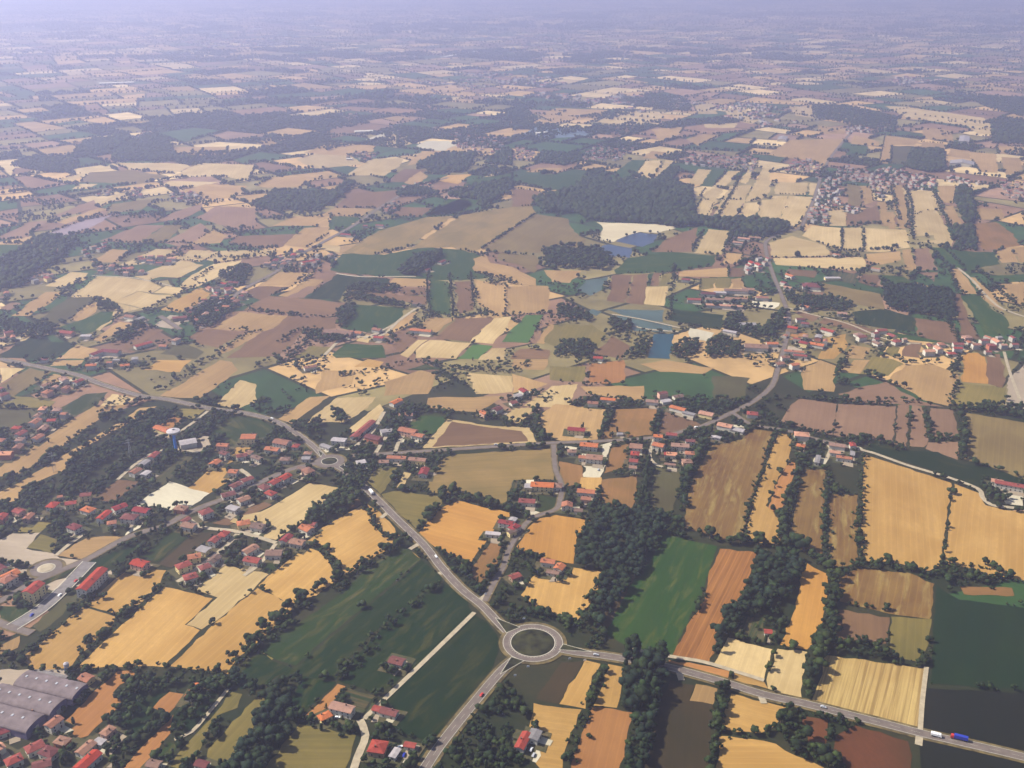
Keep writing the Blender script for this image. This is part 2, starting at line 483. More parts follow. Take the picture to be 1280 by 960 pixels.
# ---- hedgerows of single trees: spacing m | height m | kind (b broad, p poplar, s shrub) | place | points
HEDGES = """
9|6|s|along the ditch between two gold fields|92,822 110,805 145,775 165,762 200,735
10|7|b|along the lower edge of the gold fields|25,838 60,839 100,837 150,836 210,837 250,841 285,848
7|11|b|between gold stubble and dark green meadow|288,840 305,814 325,797 345,777 365,759 400,737 425,722 470,697 500,681
8|7|b|in the curved hedge below the farmyard|385,681 405,692 420,712 432,724
7|6|s|beside the main road strip field|455,627 465,647 480,670 500,676
7|12|b|in the hedge around the orange field|522,662 545,637 558,615 583,622 602,632 627,637 640,643
8|10|b|on the main road verge|545,688 565,700 585,719 592,734 604,748
8|9|b|below the orange field by the roundabout|652,750 680,770 712,781 722,776 735,754 750,727
7|13|b|in the belt above the green field|840,650 860,662 885,672 910,680 940,679 975,684 995,682 1015,697 1040,714
7|9|b|below the two big gold fields|1060,708 1075,703 1120,707 1160,718 1180,706 1210,710 1225,729 1250,723 1285,730
7|12|p|in the dark row between walled gardens|818,552 808,590 806,615 807,640
7|12|b|left of the rough brown field|880,557 868,580 858,602 852,640
7|11|b|right of the orange strip field|1002,554 1000,580 992,610 980,640 977,680
8|4|s|right of the rough brown field|965,547 955,580 942,620 930,660 926,677
8|6|s|between the two rough strips|1033,590 1032,640 1031,680 1038,712
7|7|b|left of the biggest gold field|1078,567 1076,620 1073,700
9|8|b|between the rough and brown plots|1048,755 1080,759 1112,764
7|10|b|in the row crossing the east road|905,850 900,875 895,905 893,940 890,980
9|11|b|in the ragged line under the gold field|912,916 930,918 945,919 962,916 975,906 988,896
7|9|b|between two gold strips below the roundabout|757,834 747,850 740,872 737,887 727,907 715,932 708,958
9|7|b|between the dark green meadows|548,733 520,753 485,786 455,816 430,847
7|9|b|between the two long tan strips|-5,598 25,595 55,577 82,557 100,543 120,531 140,520 155,514
6|9|b|at the lower edge of the tan strip|25,620 60,605 88,589 97,567 130,546 160,530 190,514
8|6|s|left of the lowest gold fields|130,738 102,760 70,788 45,812 15,835
8|8|b|around the farm beside the orange strip|150,846 160,855 170,858 165,868 152,880
8|8|b|beside the white barn trees|628,640 640,625 652,601
8|8|b|along the river bend|965,543 1010,550 1062,560 1074,551 1090,549 1105,556 1118,562
9|9|b|above the brown triangle field|540,512 570,516 600,523 620,524 640,527 662,532 668,540
8|13|b|at the corner of the triangle field|668,514 671,530 680,548 692,553
8|9|b|between tan and brown fields by the lane|768,513 760,530 752,548
8|9|b|between the two brown fields|826,515 818,530 815,545
8|6|b|between plots above the yard|760,596 775,590 785,582 798,575
7|8|b|right of the small tan plot|745,655 748,630 751,612
8|12|b|beside the road bend trees|1198,510 1205,530 1205,555 1200,574
8|6|s|around the pink plots|1155,512 1160,530 1160,548 1180,550 1198,551
8|8|b|left of the dark meadow lane|600,745 612,720 622,705 640,690 655,705 670,722
7|8|b|around the walled farmhouse garden|350,895 375,900 400,906 430,912 448,918
8|10|b|behind the green garden|490,560 500,530 520,514 540,512
8|9|b|along the wide ploughed field|350,430 370,415 395,412 372,440 350,452
8|7|b|along the hedge of the wide brown field|305,388 330,390 360,393 400,396 422,396
8|9|b|around the dark green field|425,400 430,385 450,372 480,378 510,383
8|10|p|either side of the narrow green field|535,342 534,360 536,380 540,398
8|10|p|right of the narrow green field|562,343 564,365 567,392 572,398
8|10|p|left of the two square tan fields|588,342 590,360 594,385 602,392
8|7|b|below the two square tan fields|602,393 625,394 650,394 690,392
8|9|b|above the square tan fields|592,340 615,346 640,352 648,357
7|10|b|around the tan field with curved edge|605,353 625,356
8|8|b|right of the long water|843,330 840,360 838,390 833,400
8|9|b|above the buried ditch field|365,255 400,262
8|9|b|along the right water meadow|1130,303 1160,310 1178,325 1190,345 1195,365
8|9|b|beside the right track|1225,340 1240,355 1260,375 1285,390
9|9|b|along the right edge wood|1265,330 1285,333
8|8|b|below the right meadow|1180,395 1195,420 1200,432
8|8|b|beside the pale fields|898,270 906,255 915,240 925,220 930,212
8|8|b|right of the pale field strip|905,308 912,300 918,288
8|8|b|left of the pale field strip|865,312 872,300 880,287
7|9|b|above the poplar pasture|1082,312 1100,312 1110,311 1122,309
8|8|b|in the far strips|1112,230 1120,255 1124,275
8|8|b|in the second far strip|1132,232 1140,260 1140,285 1142,300
8|8|b|in the third far strip|1165,235 1175,260 1188,285 1190,300
8|7|b|below the curved tan fields|0,305 40,303
8|9|b|between the tan strips far left|148,328 165,315 180,305 190,300
8|8|b|in the line above the pale fields|190,305 215,303 240,305 265,308 300,312 320,315
8|8|b|in the line over the curved field|265,285 280,292 300,290 330,290 360,287 380,285
8|8|b|in the hedge below the curved field|270,320 290,322 315,318 340,315
9|8|b|left of the pale hill fields|70,375 85,360 100,352 112,347
8|8|b|along the pale plot edge|175,392 190,385 205,377 225,368 245,360
8|8|b|by the farm right of the pale fields|240,352 250,345 265,335
8|8|b|along the brown plots|150,430 165,425 180,415 200,408
8|8|b|under the old barn plots|268,444 290,430 310,418 325,414
8|8|b|in the banner belt left|55,488 90,465 110,458
8|8|b|in the second belt|120,520 150,500 165,495
8|8|b|behind the pale plot|230,465 260,450 280,445
8|8|b|in the long dark belt|425,470 450,466 480,462 500,455 520,452 560,459 600,462 640,465 665,450
8|8|b|at the tall tree group|418,472 436,466
8|8|b|in the middle lane hedge|700,500 735,508
8|8|b|by the middle yard|680,505 690,492
8|9|b|beside the right hollow|1190,475 1196,455 1200,440
8|9|b|in the ditch by the olive plot|1197,475 1190,500 1195,512
9|8|b|in the line above the pink fields|960,500 1000,498 1060,502 1120,501 1160,505
8|10|b|right of the tan curve|1045,470 1055,452 1062,440
7|9|b|by the small pine plot|1208,722 1222,716 1233,706 1245,712 1253,722
"""
# ---- woods: density, height, label, points
WOODS = """
60|13|black broadleaf wood beside the green field above the large roundabout|X 740,655 765,635 800,640 830,645 834,662 810,700 797,722 780,745 752,790 735,775 745,745 752,715 718,707 722,672
45|12|narrow dark belt of trees left of the striped tan field|X 1038,720 1050,722 1046,760 1046,800 1030,818 1020,850 1012,875 1003,872 1008,830 1015,795 1030,770
45|9|dark thicket above the striped tan field|X 1048,804 1070,803 1105,808 1112,822 1140,829 1162,812 1162,832 1120,828 1050,818
45|12|black copse around the small vineyard and red hut|X 949,692 1006,700 998,722 988,745 975,752 958,768 930,766 920,790 905,806 893,825 888,828 902,778 922,757 937,727
60|17|tall black poplar wood right of the large roundabout|X 785,800 800,815 833,830 835,850 822,890 800,895 780,885 780,850
50|12|black tree belt between orange and dark brown fields|X 795,893 822,893 800,985 772,985 790,930
50|11|ragged dark copse at the end of the lower gold field|X 985,888 1003,893 1010,930 1035,940 1042,925 1045,965 1020,962 990,938 965,922
50|12|black wood between olive strips and olive field|X 330,880 345,872 380,895 372,905 335,955 310,990 270,990 285,955 318,915
50|11|black tree belt below the dark green meadow|X 288,848 330,860 370,848 380,848 352,890 330,878 300,866
50|9|dark garden wood between brown plots and gold fields|X 172,846 225,850 235,856 222,862 195,868 180,888 160,908 140,912 152,886 158,868
50|9|dark wood right of the small brown plot|X 240,860 282,853 284,864 250,900 225,915 225,895
50|8|dark scrub under the big gold fields|X 238,842 284,848 300,862 285,864 250,858
40|9|dark riverside wood beside the long tan strip|X 75,620 85,592 105,578 128,560 165,533 195,516 222,513 212,530 185,542 150,565 118,590 98,612
40|8|green orchard wood above the water tower lane|X 105,618 135,592 165,565 195,545 210,548 195,560 165,578 145,597 120,617
45|11|dark clump of trees between two pale gold fields|X 378,655 392,637 415,622 430,605 448,600 452,620 445,632 420,638 400,655 385,662
40|9|dark green wood under the roundabout road|X 425,602 432,590 452,596 455,610 440,612
45|9|dark trees beside the grey farm buildings|X 440,565 455,558 468,572 460,590 450,592
40|9|green copse by the curved road|X 365,538 382,528 400,524 402,538 385,541
40|9|tree clump in the tan field above the farm|X 410,518 425,514 435,528 420,530
40|9|trees behind the farmyard gardens|X 478,540 490,520 510,505 525,512 510,525 495,545
50|10|dark trees along the river bend at right|X 1225,610 1240,597 1238,620 1258,618 1262,632 1240,630
40|9|dark wood along the right edge|X 1205,512 1230,505 1290,512 1290,528 1240,518
35|12|large forest above the sand pit|N 590,0 820,-60 1000,-90 1280,-90 1380,-40 1400,90 1280,125 900,105 850,95 800,70 640,65
35|12|forest arm right of the sand pit|O 90,110 350,95 520,100 640,105 820,130 820,160 700,190 540,160 385,130 260,140
35|11|wood above the river meadow|N 640,260 700,240 800,240 910,250 980,290 960,350 830,350 650,340
40|11|dark square spruce plantation at right|P 572,420 900,462 930,500 938,600 730,570 590,540
40|9|dark wood right of the road bend|O 800,470 950,485 1060,490 1150,530 1100,560 960,550 860,530 810,510
40|9|trees around the green ponds|N 720,530 800,540 880,590 880,610 760,600 700,575
40|9|dark wood left of the dark pond|N 960,600 1080,620 1080,650 960,640
40|9|copse below the dark pond|O 240,740 290,700 360,710 380,740 360,790 240,790
40|10|dark copse beside the pale sand patch|O 400,790 420,730 460,690 540,700 580,740 560,790
40|10|trees between the factory and warehouses|O 490,640 520,580 580,570 600,600 560,640 700,640 740,600 780,560 820,570 800,640 740,690 640,690 570,660
40|9|trees left of the lower pond|N 1090,740 1160,700 1160,790 1040,790
40|9|orchard copse below the olive field|N 680,760 720,720 860,705 900,740 880,790 700,790
40|10|dark woodland at the far left edge|L -20,330 100,250 190,190 330,190 400,200 300,300 200,350 120,440 0,450
40|9|dark wood beside the left farms|L 130,640 220,600 300,640 200,700 120,690 0,660 0,590 80,600
40|8|small wood on the dark olive field|L 490,500 540,500 600,545 590,560 490,560
40|9|dark hedge wood below the pale field|L 560,690 700,610 740,630 600,720
40|9|green wood beside the main road village|L 1080,380 1200,330 1260,340 1230,420 1140,410
40|9|dark trees along the village street|L 1030,520 1160,500 1180,540 1060,640 960,630 940,590
40|9|dark wood at the corner of the green field|M 650,560 740,520 730,590 680,640 640,635
40|9|dark wood above the brown strip|M 690,440 760,425 960,430 960,465 860,465 690,460
40|9|dark trees on the brown strip|M 680,490 760,475 1000,530 980,545 860,525
40|9|round garden trees by the farm lane|M 470,670 560,650 570,690 700,690 680,715 560,710 500,700
35|12|dark rows of trees around the long sheds|M 945,370 1040,290 1165,265 1160,290 1080,350 1040,380
40|9|wood beside the tan far fields|M 210,30 340,-20 400,20 350,55 240,40
40|9|wood above the reddish field|M 420,30 540,-40 680,-30 560,60 430,70
35|11|blue wood among the far left fields|Q 370,290 420,240 640,195 660,215 600,260 480,290
35|9|wooded strip at the far left|Q 50,350 130,310 400,330 350,390 200,380
35|10|wood above the pale far fields|Q 560,290 740,190 840,220 880,300 1020,320 560,330
35|10|far wood on the dark green field|R 0,540 100,480 400,485 430,440 500,440 380,540 100,580
35|10|wood beside the white yard|R 800,350 920,290 1100,290 1050,380 900,390
35|10|wood right of the white yard|R 1140,340 1220,280 1280,285 1280,350
35|10|dark belt above the striped green field|R 950,500 1100,450 1280,420 1280,470 1130,570 1110,520 1000,510
35|9|wood above the brown far field|R 715,480 800,455 920,490 860,500 720,505
35|9|wood right of the small far field|S 330,460 380,380 450,370 480,420 440,470
35|9|wood above the far meadow|S 100,330 150,290 350,290 350,330 260,350
35|9|wood among the far right villages|S 700,450 760,380 830,350 830,390 780,440
35|11|dark block wood above the far village|T 700,300 740,270 880,280 880,380 800,385 695,360
35|11|dark wood block at the right edge|T 950,460 1010,465 1030,560 1030,640 980,640 930,520
35|11|dark plantation at the top right edge|T 1115,150 1290,150 1290,245 1120,240
35|9|long wood beside the pale strip|T 925,650 1030,650 1040,770 930,770 960,700
35|9|wood behind the far lake|S 0,90 60,60 130,120 100,150 0,180
35|9|far right wood bank|T 960,0 1290,10 1290,110 1100,60
35|9|far centre wood belt|S 560,20 700,0 880,20 900,80 760,70 600,50
35|9|far wood under the distant town|T 220,50 380,50 640,110 640,190 440,150 240,110
"""
# ---- single buildings: crop x y length width image-angle roof wall height
HOUSES = """
A 535 830 26 10 62 r w 5
A 592 800 15 12 62 s w 5
C 670 665 28 12 -14 k w 6.5
C 585 705 14 10 25 o y 4
C 905 685 20 10 -14 r w 4
C 845 668 9 8 -14 r w 3.5
C 945 430 18 13 -14 r w 4.5
C 850 860 18 18 -8 r b 5
C 1010 850 12 7 -10 r w 3.5
C 935 890 14 7 55 s w 3.5
B 432 515 15 12 -22 o y 5
B 965 580 24 8 52 o w 4.5
B 540 780 14 10 40 b p 5
B 500 832 11 8 -20 s w 3.5
B 430 865 20 11 40 b w 4
B 440 930 28 13 42 r w 5.5
B 175 860 18 13 25 r w 5
B 245 885 18 13 -20 d w 5
B 312 830 15 11 -15 b r 4.5
B 70 925 16 12 25 r w 5
B 210 948 18 12 15 r w 5
B 35 775 22 9 20 d w 4.5
B 770 945 14 10 -10 b w 4
B 170 75 22 14 40 r y 10
B 462 30 46 13 45 r w 9
B 40 20 18 14 30 o w 7
B 955 10 14 10 20 r w 5
B 1010 945 14 9 -15 d w 4
F 50 880 20 13 25 o y 6
F 770 280 18 10 40 r w 5
F 722 318 17 10 35 s w 5
F 678 360 16 11 30 o w 5.5
F 730 370 13 10 35 s w 4.5
F 940 215 20 15 10 s w 6
F 820 152 32 10 -20 o y 5
F 265 530 15 12 40 r w 6
F 95 560 14 11 -20 r p 5
F 300 485 8 7 10 o w 4
F 440 552 17 12 -15 o w 5
F 520 582 22 10 40 r w 5.5
F 648 590 20 14 -5 r w 6
F 708 556 22 12 -10 d w 6
F 598 540 18 12 20 d w 5
F 372 640 16 12 -20 d w 6
F 905 545 16 12 -8 b r 5
F 1030 565 16 13 20 r w 7
F 930 605 12 8 30 r w 5
F 945 632 18 12 -10 b w 5.5
F 700 822 20 13 -15 r p 6
F 1072 705 14 11 40 r w 6
F 1120 675 13 11 40 r w 6
F 1072 800 16 11 40 b w 5
F 918 832 17 12 20 r y 6.5
F 972 788 15 11 10 o y 6
F 1018 752 15 12 -15 s y 5
F 1025 840 13 11 20 r w 6
F 952 888 15 12 15 r w 5.5
F 1178 430 17 11 25 r w 5.5
F 1235 402 17 10 20 r w 5.5
F 1165 545 16 11 -15 s w 5
F 1218 500 16 12 20 b w 5
F 1168 362 13 11 -5 o w 5
F 1218 620 16 12 10 o y 5.5
F 1250 752 20 12 30 b w 5
F 1262 805 20 11 -10 r w 5
F 105 170 14 9 30 r w 5
F 190 190 14 9 30 o w 5
H 205 190 18 14 0 o y 8
H 370 215 20 13 -10 o w 6
H 322 250 22 11 -8 o w 5.5
H 168 282 15 11 10 r w 5
H 205 268 12 9 40 b w 5
H 385 390 17 12 30 r w 6
H 332 415 16 12 30 r w 6
H 282 440 15 12 -30 r w 5.5
H 312 470 15 11 -20 r w 5
H 250 635 17 13 -10 b w 5
H 492 645 17 13 -25 o w 5
H 520 622 11 9 -10 r w 4.5
H 392 697 17 10 42 d w 5.5
H 447 715 18 12 -10 b w 5
H 330 770 20 13 0 b w 5
H 500 358 16 13 -30 o p 6
H 470 345 12 8 -10 b w 4.5
H 775 150 54 9 40 r w 5
H 655 205 18 10 -5 s w 6.5
H 828 192 22 11 -15 d r 5.5
H 892 158 15 10 10 s w 5
H 990 75 18 12 0 b w 4.5
H 1000 158 24 12 -12 o p 6.5
H 1050 180 16 9 -12 o w 5
H 943 292 28 9 -3 o w 5
H 1047 302 26 10 -5 b y 5
H 765 315 13 11 10 s w 5
H 880 312 14 9 0 b w 4
H 1080 362 20 12 65 d w 5
H 385 300 14 11 0 b w 5
H 245 292 18 9 -20 b w 4.5
H 500 270 11 9 0 b w 5
H 490 295 12 9 0 s w 4
H 590 235 16 7 -20 s w 4
I 802 152 22 10 -5 d y 6.5
I 865 230 22 11 -5 o w 6
I 892 292 24 16 -5 b w 6
I 835 290 12 9 -5 o w 5
I 780 260 13 10 0 b w 4.5
I 632 430 32 14 -3 o y 6
I 562 435 10 12 -3 s y 5
I 708 432 12 13 -3 b w 5
I 555 510 22 11 -4 r w 5
I 450 618 19 9 -10 d w 6
I 492 640 14 10 30 d w 6
I 485 600 8 9 50 s w 3
I 385 672 19 7 -5 s w 4
I 478 662 11 8 20 b y 5
I 850 462 24 11 -5 o w 5.5
I 850 497 13 9 -5 o p 4.5
I 755 530 12 14 85 o w 6
I 812 555 11 8 -5 b w 4
I 1100 237 15 13 -5 b w 6.5
I 1095 272 12 13 -5 r p 5
I 1088 308 12 10 -5 r w 5
I 1084 340 10 8 -5 b w 4
I 1265 275 14 9 -5 r w 5
I 495 885 13 9 20 r b 4
I 660 812 17 9 -8 o w 5.5
I 718 840 12 11 50 o w 5
I 685 865 15 7 -10 b w 3.5
I 1020 170 8 6 0 s w 3
J 505 132 19 11 -12 k w 6
J 565 152 18 10 -12 s w 4
J 412 72 19 11 -12 k y 5
J 270 45 22 9 -14 o w 5
J 325 70 17 7 -14 s w 4
J 280 232 22 10 -4 k w 6
J 238 275 15 11 -4 k w 5
J 230 325 16 5 -6 b w 3.5
J 642 72 14 11 -5 r w 5.5
J 888 178 18 13 -5 k w 7.5
J 884 232 10 8 -10 o w 4.5
J 968 300 26 6 75 s w 4
J 1065 230 19 9 -8 k w 5
J 1055 265 15 9 -8 k w 5
J 1100 292 22 8 -8 o w 5
J 1142 270 6 15 -8 s w 3
J 460 190 6 12 65 s w 3
D 720 283 9 8 -5 r w 4
K 1215 428 42 11 -10 r w 6.5
K 1145 410 15 10 -10 k w 5
O 350 500 24 11 -2 r w 5.5
O 420 470 26 12 -2 d w 5.5
O 480 465 22 10 -2 s w 4.5
O 560 455 44 12 -2 b w 6
O 620 450 22 12 -2 b w 6
O 470 500 46 9 -2 b w 5
O 560 495 40 8 -2 b w 5
O 500 530 64 9 -3 k w 4.5
O 690 490 22 10 -2 o w 5
O 620 625 28 13 0 s w 6
O 530 660 22 8 -10 s w 4
O 660 735 36 18 -3 b w 6
O 740 720 18 10 0 o w 5
O 935 430 32 26 -3 d w 6
O 905 535 16 9 -15 o w 5
O 1090 570 16 11 -5 k w 5
O 905 620 13 9 -5 r w 5
O 1020 655 22 10 -15 r w 5
O 965 725 22 11 -10 o w 5
O 850 760 30 8 -5 o w 4.5
O 880 780 20 7 -5 r w 4
O 600 195 26 10 -6 k w 5
O 570 215 22 8 -6 k w 5
O 655 190 26 8 -4 b w 4
O 310 400 16 9 -5 d w 5
O 800 415 14 9 -20 d w 5
O 830 380 18 9 -20 o w 5
O 820 440 14 10 -10 k w 5
O 1065 275 16 8 -15 o w 5
O 1260 345 18 8 -10 o w 5
M 700 175 34 8 -4 d w 4
M 860 128 20 9 -4 r w 5
M 787 130 11 9 0 r w 5
M 1170 310 20 9 25 d w 4.5
M 1095 350 14 8 20 d w 4
M 1065 655 36 10 -5 o w 5
M 845 650 15 10 -10 o w 5
M 855 690 16 9 -5 r w 5
M 650 665 50 16 -6 b p 5
M 740 665 20 9 -6 o w 4
M 1045 520 15 8 0 b w 5
M 500 310 28 9 10 r w 5
M 465 250 10 8 0 r w 5
L 650 585 20 9 -10 o w 5
L 700 595 16 8 20 s w 4
L 555 760 30 12 -5 d w 6
L 480 770 18 10 20 d w 6
L 715 725 28 10 15 r w 5
L 335 665 24 12 -5 r p 5
L 430 682 16 9 0 s w 5
L 900 590 24 10 5 r b 4.5
L 1110 420 20 9 -5 r w 5
L 1170 415 20 9 -5 d w 5
L 220 800 12 8 0 r w 5
Y 1100 40 10 8 0 r w 5
W 430 72 14 9 -3 r w 5
W 700 290 16 9 -5 k w 5
W 405 298 14 8 -5 o w 5
W 480 280 20 8 -5 o w 5
V 700 292 18 9 25 o w 5
V 270 118 18 8 10 o w 5
"""
# ---- villages: count | place | crop polygon
CLUSTERS = """
34|in the terraced village at the left edge|F -30,240 60,170 200,60 330,60 335,100 200,200 60,290 -30,330
6|by the small roundabout at the left edge|F -10,620 60,560 180,600 120,640
6|on the left estate|F -10,860 40,840 160,900 60,940 -10,940
10|at the bottom left corner|B -10,880 100,820 300,880 330,960 -10,985
4|beside the grey warehouse|B 120,700 300,760 260,800 100,770
9|by the farm lane hamlet|F 340,480 420,470 620,640 560,660 350,560
8|on the lane above the pale gold field|H 60,470 240,420 330,500 100,590
7|beside the new road junction|H 430,230 540,240 520,300 440,310
5|in the gardens under the main road|H 20,240 120,260 150,330 20,330
5|among black trees left of the orange field|I 1210,180 1280,190 1280,330 1200,320
9|in the walled hamlet|J 150,200 350,210 340,330 160,320
8|in the river hamlet|J 1020,220 1140,230 1150,320 1030,320
14|in the riverside hamlet left|L 20,650 80,640 90,710 0,720 0,690
22|along the village street|L 940,560 1010,500 1060,490 1230,480 1220,520 1120,560 1040,600 960,620
9|in the farm group by the pale fields|L 690,290 760,290 870,290 850,330 720,320
12|in the hamlet above the pale fields|L 470,345 640,345 720,370 640,380 470,365
12|in the wooded hamlet at left|L 400,260 540,225 540,250 450,290 400,280
6|in the far left clearing|L 150,290 200,260 290,250 280,280 180,300
7|by the left wood farm|L 150,400 270,370 260,410 160,420
6|at the left edge farm|L 0,500 30,470 70,490 20,510
18|on the crossroads village street|M 290,330 340,290 400,260 440,260 420,300 380,340 300,345
8|on the crossroads village green|M 460,320 540,290 620,290 540,330 440,335
12|in the village right of the crossroads|M 0,440 160,410 150,470 60,560 0,520
10|in the hamlet by the far road|M 870,40 940,10 940,50 880,70
10|beside the lower banner road|U 420,90 620,80 720,100 700,120 460,130
8|in the walled compound|U 210,220 330,170 410,190 350,260 220,270
6|at the farm below the compound|U 0,230 40,240 40,290 0,300
8|in the lane hamlet left|L 790,760 850,720 900,700 870,740
5|in the road hamlet|W 30,260 60,250 40,300 0,310
6|at the sand lane|V 1120,340 1180,320 1240,330 1200,360 1100,370
22|along the road north of the bend|O 930,60 960,40 1020,60 1000,110 930,110
8|in the hamlet by the pale field|O 1080,40 1130,30 1200,60 1140,70
10|by the curved road farm|O 620,310 720,300 720,340 640,380 610,370
14|beside the road below the factory|O 800,600 880,600 960,640 900,640
12|in the hamlet right of the road|O 800,690 830,640 900,690 1010,700 1000,750 900,740
14|in the ribbon village right|P 420,680 560,660 680,700 680,720 560,730 440,710
16|in the ribbon village far right|P 770,720 960,720 960,780 800,780
14|in the right edge village|P 970,700 1130,690 1260,710 1280,760 1100,750 980,740
10|on the banner road edge|Y 30,90 140,80 130,130 20,130
8|in the right yard|W 700,270 840,250 830,300 700,300
60|in the far church village|S 850,320 900,290 1000,310 1200,300 1220,330 1200,380 1150,370 1020,360 870,350
50|in the far village by the lake|S 350,300 440,240 520,270 640,260 560,310 500,330 360,330
25|in the hamlet left of the lake village|S -20,300 40,260 110,290 90,320 -20,325
40|in the far village beside the highway|T 90,380 130,330 230,320 280,380 260,420 220,400
40|along the far village road|T 270,440 330,400 360,350 500,380 500,430 380,430 300,470
50|in the far brick village|T 510,390 600,360 690,380 690,430 600,460 580,510 540,500 510,440
40|in the far right brick village|T 700,390 840,420 830,470 700,470
20|in the hamlet under the far village|T 250,480 380,470 380,560 240,560
14|in the pine hamlet|T 200,580 300,560 290,640 200,640
30|at the far right edge|T 1160,430 1290,440 1290,520 1200,510
30|in the far upper right village|T 360,170 440,150 640,150 620,180 400,190
14|beside the far greenhouse|T 900,400 1100,440 1000,460 910,430
50|in the far centre village|R 850,180 900,160 1050,200 1250,200 1250,260 1050,260 960,200
24|beyond the white yard|R 1000,220 1200,210 1250,290 1120,290 1000,260
16|in the far farm group|R 450,310 540,280 600,300 560,330
14|at the far road junction|R 740,460 860,430 880,460
16|in the far left village|Q 850,500 940,480 1010,490 960,530 870,530
12|in the small far left hamlet|Q 630,500 700,470 710,510 650,515
12|in the second far left hamlet|Q 480,500 560,480 540,500
14|above the far left wood|Q 650,220 720,190 800,150 700,230
20|at the top of the plain|R 440,110 500,90 500,125 450,130
40|in the hazy centre town|R 700,30 1000,-60 1280,-80 1200,0 900,20
60|in the hazy town at right|T -300,60 -100,30 60,60 -40,90 -200,80
"""
LANDMARKS = """
666,804|the large roundabout
412,577|the far roundabout
215,545|the water tower
212,622|the white gravel yard
35,870|the grey vaulted warehouse
58,711|the small left roundabout
445,895|the bottom farm lane
680,930|the lowest gold field
900,470|the road into town
690,640|the winding lane
740,570|the long grey barn
520,560|the country road
275,665|the lane of villas
330,690|the pale gold fields
105,860|the orange strip field
60,930|the bottom left corner
890,565|the rough brown field
1040,570|the big gold field
1240,620|the right edge farm
900,370|the long factory
1000,420|the road bend
390,330|the crossroads
560,410|the middle green field
1180,440|the ribbon village
100,390|the left pale fields
230,440|the left farms
300,520|the upper main road
130,650|the left hamlet
700,715|the orange field notch
960,790|the small vineyard
520,760|the dark green meadow
640,470|the middle belt
"""
# ---------------------------------------------------------------- scene, camera, light
sc = bpy.context.scene
C = sc.collection
CAM_H, PITCH, FPX = 500.0, math.radians(22.7), 1250.0
CP, SP = math.cos(PITCH), math.sin(PITCH)
cam = bpy.data.cameras.new('camera'); cam.lens = 36*FPX/1280; cam.sensor_width = 36
cam.clip_start = 5; cam.clip_end = 60000
co = bpy.data.objects.new('camera', cam); C.objects.link(co)
co.location = (0, 0, CAM_H); co.rotation_euler = (math.radians(90)-PITCH, 0, 0)
sc.camera = co

def G(px, py, z=0.0):
    """point of the plain (height z) seen at survey sheet position px, py"""
    x = (px-640)/FPX; y = (480-py)/FPX
    dy = CP + y*SP; dz = -SP + y*CP
    t = (z-CAM_H)/dz
    return Vector((x*t, dy*t, z))
def proj(x, y, z=0.0):
    dz = z-CAM_H
    f = y*CP - dz*SP; u = y*SP + dz*CP
    if f <= 1: return (-9999, -9999)
    return (640+FPX*x/f, 480-FPX*u/f)
def sheet(crop, pts):
    if crop == 'X': return pts
    ox, oy = CROPS[crop]
    return [(ox+a/4, oy+b/4) for a, b in pts]
def parse(s): return [tuple(float(v) for v in p.split(',')) for p in s.split()]

SUN_EL, SUN_V = math.radians(45), Vector((-0.985, 0.17))
w = bpy.data.worlds.new('World'); sc.world = w; w.use_nodes = True
nt = w.node_tree; nt.nodes.clear()
sky = nt.nodes.new('ShaderNodeTexSky'); sky.sky_type = 'NISHITA'; sky.sun_disc = False
sky.sun_elevation = SUN_EL; sky.sun_rotation = math.atan2(SUN_V.x, SUN_V.y); sky.altitude = 500
sky.dust_density = 2.0
bg = nt.nodes.new('ShaderNodeBackground'); bg.inputs[1].default_value = SKY_STRENGTH
wo = nt.nodes.new('ShaderNodeOutputWorld')
nt.links.new(sky.outputs[0], bg.inputs[0]); nt.links.new(bg.outputs[0], wo.inputs[0])
sl = bpy.data.lights.new('sun', 'SUN'); sl.energy = SUN_STRENGTH; sl.angle = math.radians(0.5); sl.color = (1.0, 0.93, 0.80)
so = bpy.data.objects.new('sun', sl); C.objects.link(so)
sd = Vector((SUN_V.x*math.cos(SUN_EL), SUN_V.y*math.cos(SUN_EL), math.sin(SUN_EL))).normalized()
so.rotation_euler = sd.to_track_quat('Z', 'Y').to_euler(); so.location = (0, 0, 800)
vs = sc.view_settings; vs.view_transform = 'Standard'; vs.look = 'None'; vs.gamma = 1; vs.exposure = EXPOSURE; vs.use_curve_mapping = False
cy = sc.cycles; cy.use_denoising = True; cy.max_bounces = 4; cy.diffuse_bounces = 2; cy.glossy_bounces = 2
cy.volume_bounces = 1; cy.transmission_bounces = 2; cy.caustics_reflective = False; cy.caustics_refractive = False
cy.use_adaptive_sampling = True; cy.adaptive_threshold = 0.01

# ---------------------------------------------------------------- materials
def new_mat(name):
    m = bpy.data.materials.new(name); m.use_nodes = True
    t = m.node_tree; b = t.nodes['Principled BSDF']; b.inputs['Roughness'].default_value = 0.9
    b.inputs['Specular IOR Level'].default_value = 0.12
    return m, t, b
def col(c): return (c[0], c[1], c[2], 1.0)
def mul(c, k): return tuple(min(0.9, v*k) for v in c)
def mix(t, fac, a, b):
    n = t.nodes.new('ShaderNodeMix'); n.data_type = 'RGBA'
    for s, v in ((0, fac), (6, a), (7, b)):
        if hasattr(v, 'type'): t.links.new(v, n.inputs[s])
        else: n.inputs[s].default_value = v if s == 0 else col(v)
    return n.outputs[2]
def mnode(t, op, a, b=None):
    n = t.nodes.new('ShaderNodeMath'); n.operation = op
    for i, v in enumerate((a, b)):
        if v is None: continue
        if hasattr(v, 'type'): t.links.new(v, n.inputs[i])
        else: n.inputs[i].default_value = v
    return n.outputs[0]
